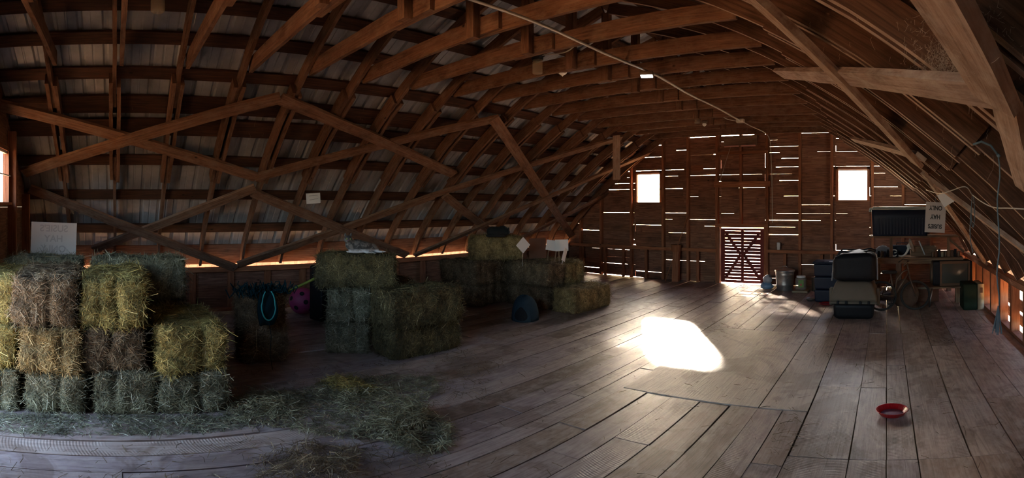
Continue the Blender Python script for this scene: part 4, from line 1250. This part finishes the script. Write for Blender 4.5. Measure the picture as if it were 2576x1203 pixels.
# navy tote
tt = empty('storage_tote', (.23, 8.42, 1.143), 'big navy ribbed storage tote with pale lid on the upper shelf', 'storage tote')
mb = MB(); mb.loft([rr_ring((0, 0), hx, hy, .05, z) for z, hx, hy in ((0, .455, .21), (.01, .46, .215), (.30, .475, .235), (.44, .485, .245))], True); mb.build('tub', M['navy'], tt, True)
for i in range(15):
    mb = MB(); mb.board((-.37+i*.053, -.228, .03), (-.37+i*.053, -.242, .30), .022, .012, (1, 0, 0)); mb.build('rib', M['navy'], tt)
mb = MB(); mb.rbox((0, 0, .44), (1.03, .54, .03), .014); mb.build('lid', M['lidgrey'], tt, True)
mb = MB(); mb.rbox((0, 0, .4695), (.92, .44, .02), .009); mb.build('lid_panel', M['lidgrey'], tt, True)
for s_ in (-1, 1):
    mb = MB(); mb.rbox((s_*.51, 0, .40), (.04, .16, .05), .012); mb.build('handle', M['lidgrey'], tt, True)
# clutter on the bench top (z .785)
BZ = .785
def obj(mb, name, m_, loc, label, cat_, smooth=True, group=None):
    o = mb.build(name, M[m_], None, smooth, loc); return tag(o, label, cat_, group)
# horn
hz = at_y(2282, 640, 8.25)
hn = empty('horn', (.33, 8.28, BZ), 'curved brass-pale horn with a wide sunlit white bell on the workbench', 'horn')
mb = MB()
cpts = [(-.17, 0, .07), (-.12, 0, .02), (-.05, 0, .02), (.0, 0, .06), (.04, .0, .14), (.05, .0, .20)]
cp = catmull([(a, c_) for a, b, c_ in cpts], 5); n_ = len(cp)
mb.tube([(a, 0, c_) for a, c_ in cp], [.010+.022*(i/n_)**2 for i in range(n_)], 12); mb.build('horn_tube', M['porcelain'], hn, True)
bell = MB(); ax = Vector((.85, -.25, .30)).normalized(); a_ = ax.orthogonal().normalized(); b_ = ax.cross(a_)
bc_ = Vector((.045, 0, .18))
bell.loft([[bc_+ax*d_*.9+(a_*math.cos(2*PI*k/28)+b_*math.sin(2*PI*k/28))*r for k in range(28)] for d_, r in ((-.03, .03), (.0, .038), (.03, .055), (.05, .085), (.06, .12), (.063, .12), (.055, .085), (.03, .045))], False)
bell.build('bell', M['porcelain'], hn, True)
mb = MB(); mb.tube([(-.20, -.02, .07)]+[(-.20+.055*math.cos(t), -.02, .07+.055*math.sin(t)) for t in [2*PI*k/24 for k in range(24)]][1:]+[(-.145, -.02, .07)], .010, 8); mb.build('ring', M['porcelain'], hn, True)
# row of dark jars, cans
rn = random.Random(9)
jl = ['dark jar', 'dark glass bottle', 'rusty tin can', 'dark paint can']
for i in range(7):
    x = -.13+.052*i; hh = rn.uniform(.09, .13)
    mb = MB(); mb.lathe([(.020, 0), (.022, .004), (.022, hh*.75), (.014, hh*.85), (.014, hh), (.001, hh)], (0, 0, 0), 14)
    obj(mb, 'bottle', ('black', 'gunmetal', 'navy')[i % 3], (x, 8.27+.03*(i % 2), BZ), 'small dark bottle in the front row on the workbench, %s from the pet carrier side' % ORD[i], 'bottle', True, 'dark bottles on the workbench front')
for i in range(9):
    x = .78+.055*i; hh = rn.uniform(.08, .15)
    mt_ = ('gunmetal', 'card', 'black', 'beige', 'gunmetal', 'card', 'sack', 'black', 'gunmetal')[i]
    mb = MB(); mb.lathe([(.023, 0), (.024, .003), (.024, hh-.003), (.022, hh), (.001, hh-.004)], (0, 0, 0), 16)
    obj(mb, 'tin_can', mt_, (x, 8.24+.02*(i % 2), BZ), 'small %s tin can in the row on the workbench, %s from the storage tote side' % ({'gunmetal': 'rusty', 'card': 'red-brown', 'black': 'dark', 'beige': 'cream', 'sack': 'brown'}[mt_], ORD[i]), 'tin can', True, 'tins along the workbench edge')
mb = MB()
mb.board((-.2, 0, .08), (.24, 0, .08), .16, .012, (0, 0, 1)); mb.board((-.2, .22, .08), (.24, .22, .08), .16, .012, (0, 0, 1)); mb.board((-.2, 0, .08), (-.2, .22, .08), .16, .012, (0, 0, 1)); mb.board((.24, 0, .08), (.24, .22, .08), .16, .012, (0, 0, 1)); mb.board((-.2, .11, .006), (.24, .11, .006), .22, .012, (0, 1, 0))
o = obj(mb, 'wooden_crate', 'benchwood', (.62, 8.45, BZ), 'shallow open wooden crate among the workbench clutter', 'crate', False)
mb = MB(); mb.rbox((0, 0, 0), (.42, .14, .16), .02); o = obj(mb, 'toolbox', 'navy', (.28, 8.8, BZ), 'dark blue box at the back of the workbench under the tote', 'box')
hb_ = MB(); hb_.tube([(-.1, 0, .16), (-.1, 0, .20), (.1, 0, .20), (.1, 0, .16)], .008, 6); hb_.build('handle', M['black'], o)
mb = MB(); lump(mb, (0, 0), (.28, .2, .17), 12); o = obj(mb, 'rag_heap', 'cloth', (-.06, 8.62, BZ), 'crumpled grey rag heap on the carrier end of the workbench', 'rag')
mb = MB(); mb.tube([(0, 0, 0), (-.10, .05, .24)], .012, 8); o = obj(mb, 'wooden_stick', 'white', (.66, 8.40, BZ+.19), 'short pale stick leaning across the wooden crate', 'stick')
o.location.z = BZ+.02
mb = MB()
for i in range(5):
    mb.tube([(i*.03, 0, 0), (i*.03+.10, 0, .13)], .006, 6)
mb.tube([(0, 0, 0), (.13, 0, 0)], .007, 6); mb.tube([(.10, 0, .13), (.23, 0, .13)], .007, 6)
obj(mb, 'wire_rack', 'gunmetal', (.62, 8.75, BZ+.16), 'small slanted wire rack at the back of the workbench', 'rack').location.z = BZ+.007

# ---- television on its stand ---------------------------------------------------------------------
tvl = Vector((1.10, 8.02, 0))
ts = empty('tv_stand', tvl, 'low metal-legged stand carrying the old television', 'stand')
mb = MB(); mb.board((-.42, 0, .325), (.28, 0, .325), .42, .022, (0, 1, 0)); mb.build('stand_top', M['benchwood'], ts)
for x, y in ((-.36, -.17), (.22, -.17), (-.36, .17), (.22, .17)):
    mb = MB(); mb.tube([(x, y, .314), (x+.1*math.copysign(.3, x), y, .15), (x+.05*math.copysign(1, x), y*1.05, 0)], .010, 8); mb.build('leg', M['steel'], ts, True)
tv = empty('television', tvl+Vector((.0, 0, .337)), 'old wooden-cased television with blank greenish glass under the workbench', 'television', rz=.05)
mb = MB(); mb.rbox((-.02, .12, 0), (.66, .36, .405), .02); mb.build('case', M['black'], tv, True)
fb = MB()
for a_, b_, w in (((-.24, -.07, .0+.02), (.26, -.07, .02), .04), ((-.24, -.07, .385), (.26, -.07, .385), .04)):
    fb.board(a_, b_, w, .03, (0, 0, 1))
for x in (-.22, .245):
    fb.board((x, -.07, .04), (x, -.07, .365), .035, .03, (1, 0, 0))
fb.build('frame', M['tvcase'], tv)
mb = MB(); n_ = 10; rings = []
for i in range(n_+1):
    u = i/n_*2-1
    rings.append([(.0125+u*.213, -.068-.022*(1-u*u)*(1-(k/n_*2-1)**2), .2025+(k/n_*2-1)*.162) for k in range(n_+1)])
mb.loft(rings, False, closed=False); mb.build('screen', M['screen'], tv, True)
# green metal container with beige end
mb = MB()
c = at_z(2455, 764)
gc = empty('heater', (1.42, 7.72, 0), 'dark green metal cabinet with a beige end panel against the knee wall', 'cabinet')
mb.rbox((-.12, 0, .0), (.22, .40, .42), .015); mb.build('cabinet_body', M['green'], gc, True)
mb = MB(); mb.board((.045, -.20, .01), (.045, -.20, .42), .10, .012, (1, 0, 0)); mb.rbox((.045, 0, 0), (.10, .40, .42), .012); mb.build('end_panel', M['beige'], gc, True)
mb = MB(); mb.board((.05, -.209, .28), (.05, -.209, .36), .045, .005, (1, 0, 0)); mb.build('dial_plate', M['gunmetal'], gc)

# ---- bicycle --------------------------------------------------------------------------------------
bk = empty('bicycle', (.42, 7.62, 0), 'small old brown bicycle parked in front of the workbench', 'bicycle', rz=.12)
def bpart(name, m_, fn, par=bk):
    mb = MB(); fn(mb); return mb.build(name, M[m_], par, True)
def wheel(cx_, r):
    w = bpart('wheel', 'rubber', lambda mb: mb.tube([(cx_+r*math.cos(2*PI*k/40), 0, .245+r*math.sin(2*PI*k/40)) for k in range(41)], .019, 8, cap=False))
    sp = MB()
    for k in range(20):
        a = 2*PI*k/20; sp.tube([(cx_, .012*(-1)**k, .245), (cx_+(r-.01)*math.cos(a), 0, .245+(r-.01)*math.sin(a))], .0013, 4, cap=False)
    sp.build('spokes', M['gunmetal'], w)
    hb = MB(); hb.tube([(cx_, -.04, .245), (cx_, .04, .245)], .02, 10); hb.build('hub', M['gunmetal'], w, True)
wheel(.03, .222); wheel(-.62+.12, .222)
fr = lambda pts, r=.014: (lambda mb: mb.tube(pts, r, 8))
bpart('fork', 'gunmetal', lambda mb: (mb.tube([(.03, -.035, .245), (-.07, -.03, .56)], .010, 8), mb.tube([(.03, .035, .245), (-.07, .03, .56)], .010, 8), mb.tube([(-.06, 0, .54), (-.10, 0, .76)], .014, 8)))
bpart('frame', 'gunmetal', lambda mb: (mb.tube([(-.085, 0, .66), (-.17, 0, .62), (-.26, 0, .50), (-.30, 0, .26)], .014, 8), mb.tube([(-.08, 0, .60), (-.30, 0, .24)], .014, 8), mb.tube([(-.30, 0, .24), (-.36, 0, .60)], .013, 8), mb.tube([(-.30, .0, .24), (-.50, .03, .245)], .009, 8), mb.tube([(-.35, 0, .52), (-.50, .03, .245)], .009, 8)))
bpart('handlebar', 'gunmetal', lambda mb: (mb.tube([(-.20, -.24, .74), (-.13, -.22, .80), (-.09, -.08, .80), (-.095, 0, .77), (-.09, .08, .80), (-.13, .22, .80), (-.20, .24, .74)], .010, 8)))
bpart('saddle', 'rubber', lambda mb: mb.rbox((-.38, 0, .60), (.24, .12, .045), .02))
bpart('pedal', 'rubber', lambda mb: (mb.tube([(-.30, -.05, .24), (-.36, -.06, .14)], .008, 6), mb.rbox((-.37, -.10, .12), (.08, .07, .02), .008)))
# brown sack and box behind the bicycle
mb = MB(); rings = []
lump(mb, (0, 0), (.46, .26, .46), 21); obj(mb, 'burlap_sack', 'sack', (.30, 7.98, 0), 'large brown burlap sack slumped behind the bicycle', 'sack')
mb = MB(); mb.rbox((0, 0, 0), (.46, .30, .30), .012); o = obj(mb, 'cardboard_box', 'card', (.66, 8.45, 0), 'closed brown cardboard box under the workbench behind the bicycle wheel', 'box')
mb = MB(); mb.board((-.23, -.1505, .24), (.23, -.1505, .24), .035, .002, (0, 0, 1)); mb.build('tape', M['beige'], o)
mb = MB(); lump(mb, (0, 0), (.34, .24, .16), 31); obj(mb, 'blanket_bundle', 'cloth', (.02, 8.55, 0), 'folded pale blanket bundle on the floor under the workbench', 'blanket')

# ---- pole, ladder post and pail against the far wall -------------------------------------------------
a = at_z(1672, 700); b = at_y(1731, 545, YF-.12)
mb = MB(); mb.tube([(-4.62, 9.55, .01), (b.x, YF-.15, b.z)], .012, 8); o = mb.build('broom_pole', M['stud'], None, True); tag(o, 'thin wooden pole leaning on the far gable between the window and the door', 'pole')
mb = MB(); mb.board((-4.42, 9.66, 0), (-4.40, 9.66, .66), .14, .10, (1, 0, 0), None, 0, .003, 4); mb.lathe([(.10, .66), (.115, .80), (.12, .80), (.118, .81), (.001, .80)], (-4.41, 9.66, 0), 20)
o = mb.build('chopping_post', M['stud']); tag(recentre(o), 'short stout post with a pail-like top against the far gable rail', 'post')
mb = MB(); mb.lathe([(.035, 0), (.038, .14), (.03, .15), (.001, .15)], (0, 0, 0), 16); obj(mb, 'tin_cup', 'white', (-2.18, YF-.14, .752), 'pale cup on the rail over the trash can', 'cup')
# heater / bulb shelf high on the far wall
sl = empty('shop_light', (-2.97, YF-.22, 2.86), 'wooden-hooded shop light with two pink tubes high over the slatted door', 'light')
mb = MB(); mb.board((-.36, 0, .13), (.36, 0, .13), .20, .02, (0, 0, 1)); mb.board((-.36, .06, .24), (.36, .06, .24), .14, .02, (0, 1, 0)); mb.build('hood', M['benchwood'], sl)
for s_ in (-1, 1):
    mb = MB(); mb.tube([(s_*.18-.155, -.03, .03), (s_*.18+.155, -.03, .03)], .020, 10); mb.build('tube', M['plum'], sl, True)
mb = MB(); mb.tube([(0, 0, -.01), (0, .03, 0)], .06, 20); mb.tube([(0, -.012, -.008), (0, 0, 0)], .02, 12)
pz = at_y(1865, 323, YF-.1); obj(mb, 'round_socket', 'porcelain', (pz.x, YF-.16, pz.z), 'round cream socket above the shop light on the far gable', 'socket')
mb = MB(); pz = at_y(1756, 423, YF-.02); mb.board((-.16, 0, 0), (.13, 0, 0), .12, .012, (0, 0, 1)); obj(mb, 'patch_board', 'stud', (pz.x, YF-.03, pz.z), 'pale ragged patch board nailed on the far gable siding', 'board', False)

# ---- lamps, conduit, wires ------------------------------------------------------------------------
CZ = 3.04
mb = MB(); ca, cb_ = Vector((-2.33, -1.1, CZ)), Vector((-2.33, 7.55, CZ))
mb.tube([ca+(cb_-ca)*i/24+Vector((.012*math.sin(i*1.3), 0, .008*math.sin(i*.9))) for i in range(25)], .013, 8)
o = mb.build('conduit', M['conduit'], None, True); tag(o, 'long dusty straight conduit pipe running under the collar ties', 'pipe')
def jarlight(px, py, r, s, label):
    p_ = at_r(px, py, r)
    e = empty('jar_light', p_, label, 'light')
    mb = MB(); pr_ = []
    for i in range(13):
        z = -.16*s+i*.012*s; pr_ += [(.048*s, z), (.052*s, z+.006*s)]
    mb.lathe([(.001, -.17*s), (.035*s, -.168*s)]+pr_, (0, 0, 0), 24); mb.build('glass_jar', M['jar'], e, True)
    mb = MB(); mb.lathe([(.058*s, -.01*s), (.06*s, .03*s), (.075*s, .032*s), (.075*s, .07*s), (.001, .07*s)], (0, 0, 0), 20); mb.build('socket_box', M['black'], e, True)
    return p_
jp = jarlight(1352, 148, 4.9, 1.0, 'ribbed glass jar light hanging from the collar tie beside the conduit')
jp2 = jarlight(1755, 286, 8.0, 1.0, 'ribbed glass jar light hanging near the far end of the conduit')
jp3 = jarlight(397, -18, 3.5, 1.0, 'clear glass jar light high over the tall hay stack')
p_ = at_r(1415, 176, 5.1); e = empty('bulb_socket', p_, 'bare bulb in an aged socket close to the first jar light', 'light')
mb = MB(); mb.lathe([(.06, .03), (.06, .0), (.05, -.02), (.03, -.03), (.001, -.03)], (0, 0, 0), 20); mb.build('socket', M['gunmetal'], e, True)
mb = MB(); mb.lathe([(.048, -.01), (.05, -.03), (.03, -.05), (.012, -.06), (.001, -.075)], (0, 0, 0), 20); mb.build('bulb', M['porcelain'], e, True)
p_ = at_r(1772, 308, 8.1); e = empty('bulb_socket', p_, 'bare bulb in an aged socket beside the far jar light', 'light')
mb = MB(); mb.lathe([(.05, .03), (.05, .0), (.03, -.02), (.001, -.02)], (0, 0, 0), 20); mb.build('socket', M['gunmetal'], e, True)
mb = MB(); mb.lathe([(.03, -.01), (.034, -.04), (.02, -.06), (.001, -.07)], (0, 0, 0), 20); mb.build('bulb', M['porcelain'], e, True)
p_ = at_z(1627, 170, 3.0); p_ = Vector((-2.33, 2.33/math.tan((VPX-1627)/F), CZ-.015))
e = empty('led_light', p_, 'small square LED lamp glowing white on the conduit', 'light', rz=.4)
mb = MB(); mb.rbox((0, 0, -.03), (.14, .12, .045), .01); mb.build('housing', M['gunmetal'], e, True)
mb = MB(); mb.rbox((0, 0, -.036), (.12, .10, .006), .003); mb.build('lamp_face', M['led'], e)
p_ = Vector((-2.33, 7.6, CZ)); mb = MB(); mb.rbox((0, 0, -.03), (.13, .09, .06), .01); obj(mb, 'junction_box', 'conduit', p_, 'grey junction box where the conduit ends near the far gable', 'electrical box')
def wire(pts, r, m_, name, label, cat_='cable', group=None, smooth=True):
    pts = [Vector(p) for p in pts]; out = []
    P = [pts[0]*2-pts[1]]+pts+[pts[-1]*2-pts[-2]]
    for i in range(1, len(P)-2):
        for k in range(6):
            t = k/6; p0, p1, p2, p3 = P[i-1:i+3]
            out.append(.5*((2*p1)+(-p0+p2)*t+(2*p0-5*p1+4*p2-p3)*t*t+(-p0+3*p1-3*p2+p3)*t**3))
    out.append(pts[-1]); mb = MB(); mb.tube(out, r, 6)
    o = mb.build(name, M[m_], None, True); return tag(o, label, cat_, group)
wire([p_+Vector((.03, .05, -.01)), at_r(1890, 318, 8.4), at_r(1925, 335, 9.3), at_y(1937, 355, YF-.16), at_y(1940, 400, YF-.13), at_y(1942, 460, YF-.12), at_y(1943, 560, YF-.12)], .008, 'palerope', 'cable', 'pale cable dropping from the junction box down the far gable stud')
wire([jp2+Vector((.03, 0, .03)), at_r(1800, 280, 7.9), at_r(1825, 298, 7.7), p_+Vector((-.06, 0, 0))], .007, 'palerope', 'cable', 'looping cable between the far jar light and the junction box')
wire([jp+Vector((.04, .0, .03)), at_r(1425, 130, 4.8), at_r(1462, 98, 4.6), Vector((-2.33, 3.25, CZ))], .007, 'palerope', 'cable', 'cable curving from the first jar light up to the conduit')
wire([at_y(1838, 370, YF-.2), at_y(1828, 400, YF-.15), at_y(1812, 455, YF-.14)], .004, 'palerope', 'pull_cord', 'thin cord hanging from the shop light')

# ropes on the right
rp = on_roof(2512, 392, .03)
bot = at_r(2511, 838, math.hypot(rp.x, rp.y)); 
tail = empty('hanging_twine', (rp.x, rp.y, rp.z), 'long blue baling twine hanging from a rafter, frayed teal lower end above the floor', 'twine')
def loc(p): return Vector(p)-rp
mb = MB(); n_ = 14
mb.tube([loc(rp.lerp(bot, i/n_*.84))+Vector((.006*math.sin(i), .006*math.cos(i*1.7), 0)) for i in range(n_+1)], .0038, 6); mb.build('strand', M['bluetwine'], tail, True)
mb = MB(); rn = random.Random(2); e0 = rp.lerp(bot, .84)
for k in range(16):
    d_ = Vector((rn.uniform(-.03, .02), rn.uniform(-.012, .012), 0)); mb.tube([loc(e0), loc(e0.lerp(bot, .5))+d_*.5, loc(bot)+d_+Vector((0, 0, rn.uniform(-.01, .02)))], .003, 4)
mb.build('frayed_end', M['bluetwine'], tail)
mb = MB(); mb.tube([Vector((0, 0, 0)), Vector((-.04, 0, .05)), Vector((-.09, -.02, .065)), Vector((-.13, -.02, .05))], .006, 6); mb.lathe([(.001, -.012), (.012, 0), (.001, .012)], (0, 0, 0), 8); mb.build('knot', M['bluetwine'], tail, True)
k0 = on_roof(2446, 490, .04)
wire([k0, at_r(2443, 540, k0.xy.length), at_r(2448, 572, k0.xy.length), at_r(2452, 540, k0.xy.length*.99), k0+Vector((.01, 0, 0))], .004, 'bluetwine', 'twine_loop', 'blue-grey loop of baling twine hanging from a low rafter', 'twine')
wire([k0, at_r(2441, 560, k0.xy.length), at_r(2441, 600, k0.xy.length), at_r(2447, 636, k0.xy.length)], .004, 'bluetwine', 'twine_tail', 'single blue-grey twine tail hanging below the knotted pale rope', 'twine')
wire([on_roof(2330, 478, .06), at_r(2362, 487, 4.6), at_r(2392, 480, 4.2), on_roof(2428, 470, .05), k0], .0042, 'palerope', 'pale_rope', 'pale rope looping from the square card to the knotted twine', 'rope')
wire([k0, at_r(2470, 508, 3.3), at_r(2500, 522, 3.0), at_r(2540, 524, 2.75), at_r(2590, 527, 2.6)], .0042, 'palerope', 'pale_rope', 'pale rope sagging from the knotted twine towards the camera side', 'rope')

# cobweb strands and tufts hanging from timbers
rn = random.Random(17); wb_ = MB()
def webs(px0, px1, py0, py1, n, L):
    for _ in range(n):
        try: p_ = on_roof(rn.uniform(px0, px1), rn.uniform(py0, py1), -.01)
        except Exception: continue
        l = rn.uniform(.3, 1)*L*(1 if rn.random() < .3 else .35)
        q = [p_]
        for k in range(5): q.append(q[-1]+Vector((rn.uniform(-.12, .12)*l, rn.uniform(-.12, .12)*l, -l/5)))
        wb_.tube(q, .0007, 3, cap=False)
webs(1950, 2570, 20, 400, 90, .14); webs(900, 1900, 20, 300, 60, .14); webs(100, 900, 60, 400, 30, .14)
# furry tuft where the wide braces meet
for (ax_, ay_, cnt, sg_) in ((2400, 150, 900, .05), (2440, 60, 500, .07), (2380, 185, 300, .05)):
    pj = on_roof(ax_, ay_, .075)
    for _ in range(cnt):
        p_ = pj + Vector((rn.gauss(0, sg_), rn.gauss(0, sg_), rn.gauss(0, sg_*.8)))
        if abs(p_.x-CX) < 4.3 and p_.z > roof_z(p_.x-CX)-.02: continue
        d_ = Vector((rn.gauss(0, .5), rn.gauss(0, .5), rn.gauss(-.4, .5)))*.018
        wb_.tube([p_, p_+d_*.6+Vector((0, 0, -.002)), p_+d_], .0003, 3, cap=False)
stuff(wb_.build('cobwebs', M['web']), 'dusty cobweb strands and tufts hanging from the roof timbers', 'cobweb')

# ================================================================== LIGHT
sd = Vector((2.71, -4.45, -.397*5.21)).normalized()
sun = bpy.data.lights.new('sun', 'SUN'); sun.energy = 80; sun.angle = math.radians(3.5); sun.color = (1, .90, .74)
so = bpy.data.objects.new('sun', sun); COL.objects.link(so); so.rotation_euler = sd.to_track_quat('-Z', 'Y').to_euler(); so.location = (-12, 22, 10)
w = bpy.data.worlds.new('sky'); S.world = w; w.use_nodes = True
nt = w.node_tree; bgn = nt.nodes['Background']
sky = nt.nodes.new('ShaderNodeTexSky'); sky.sky_type = 'NISHITA'; sky.sun_disc = False; sky.sun_elevation = math.radians(21.5)
sky.sun_rotation = math.atan2(-sd.x, -sd.y); sky.air_density = 1.0; sky.dust_density = 2.5; sky.ozone_density = 1.0
nt.links.new(sky.outputs[0], bgn.inputs[0]); bgn.inputs[1].default_value = 1.0
def portal(name, c, sx, sy, direction):
    l = bpy.data.lights.new(name, 'AREA'); l.shape = 'RECTANGLE'; l.size = sx; l.size_y = sy; l.cycles.is_portal = True
    o = bpy.data.objects.new(name, l); COL.objects.link(o); o.location = c; o.rotation_euler = Vector(direction).to_track_quat('-Z', 'Z').to_euler()
portal('window_portal', ((WL[0]+WL[1])/2, YF+.03, (WL[2]+WL[3])/2), .68, .74, (0, -1, 0))
portal('window_portal', ((WR[0]+WR[1])/2, YF+.03, (WR[2]+WR[3])/2), .68, .74, (0, -1, 0))
portal('window_portal', ((NW[0]+NW[1])/2, YN-.03, (NW[2]+NW[3])/2), .68, .74, (0, 1, 0))
portal('window_portal', ((ADDED_HATCH[0]+ADDED_HATCH[1])/2, YN-.03, (ADDED_HATCH[2]+ADDED_HATCH[3])/2), ADDED_HATCH[1]-ADDED_HATCH[0], ADDED_HATCH[3]-ADDED_HATCH[2], (0, 1, 0))  # sky portal for the added hatch
portal('door_portal', ((NDOOR[0]+NDOOR[1])/2, YN-.03, NDOOR[3]/2), NDOOR[1]-NDOOR[0], NDOOR[3], (0, 1, 0))

# ================================================================== CAMERA
cd = bpy.data.cameras.new('camera'); cd.type = 'PANO'
cd.panorama_type = 'EQUIRECTANGULAR'
cd.longitude_min = -VPX/F; cd.longitude_max = (W-VPX)/F
cd.latitude_max = HY/F; cd.latitude_min = -(H-HY)/F
cd.clip_start = .02; cd.clip_end = 300
co = bpy.data.objects.new('camera', cd); COL.objects.link(co); co.location = (0, 0, EYE); co.rotation_euler = (Q, 0, 0)
S.camera = co
S.view_settings.view_transform = 'Standard'; S.view_settings.look = 'None'; S.view_settings.gamma = 1; S.view_settings.exposure = 2.0; S.view_settings.use_curve_mapping = False
cy = S.cycles
cy.use_denoising = True; cy.use_adaptive_sampling = True; cy.adaptive_threshold = .035; cy.max_bounces = 8; cy.diffuse_bounces = 6; cy.glossy_bounces = 3; cy.transparent_max_bounces = 12; cy.sample_clamp_indirect = 8
cy.caustics_reflective = False; cy.caustics_refractive = False
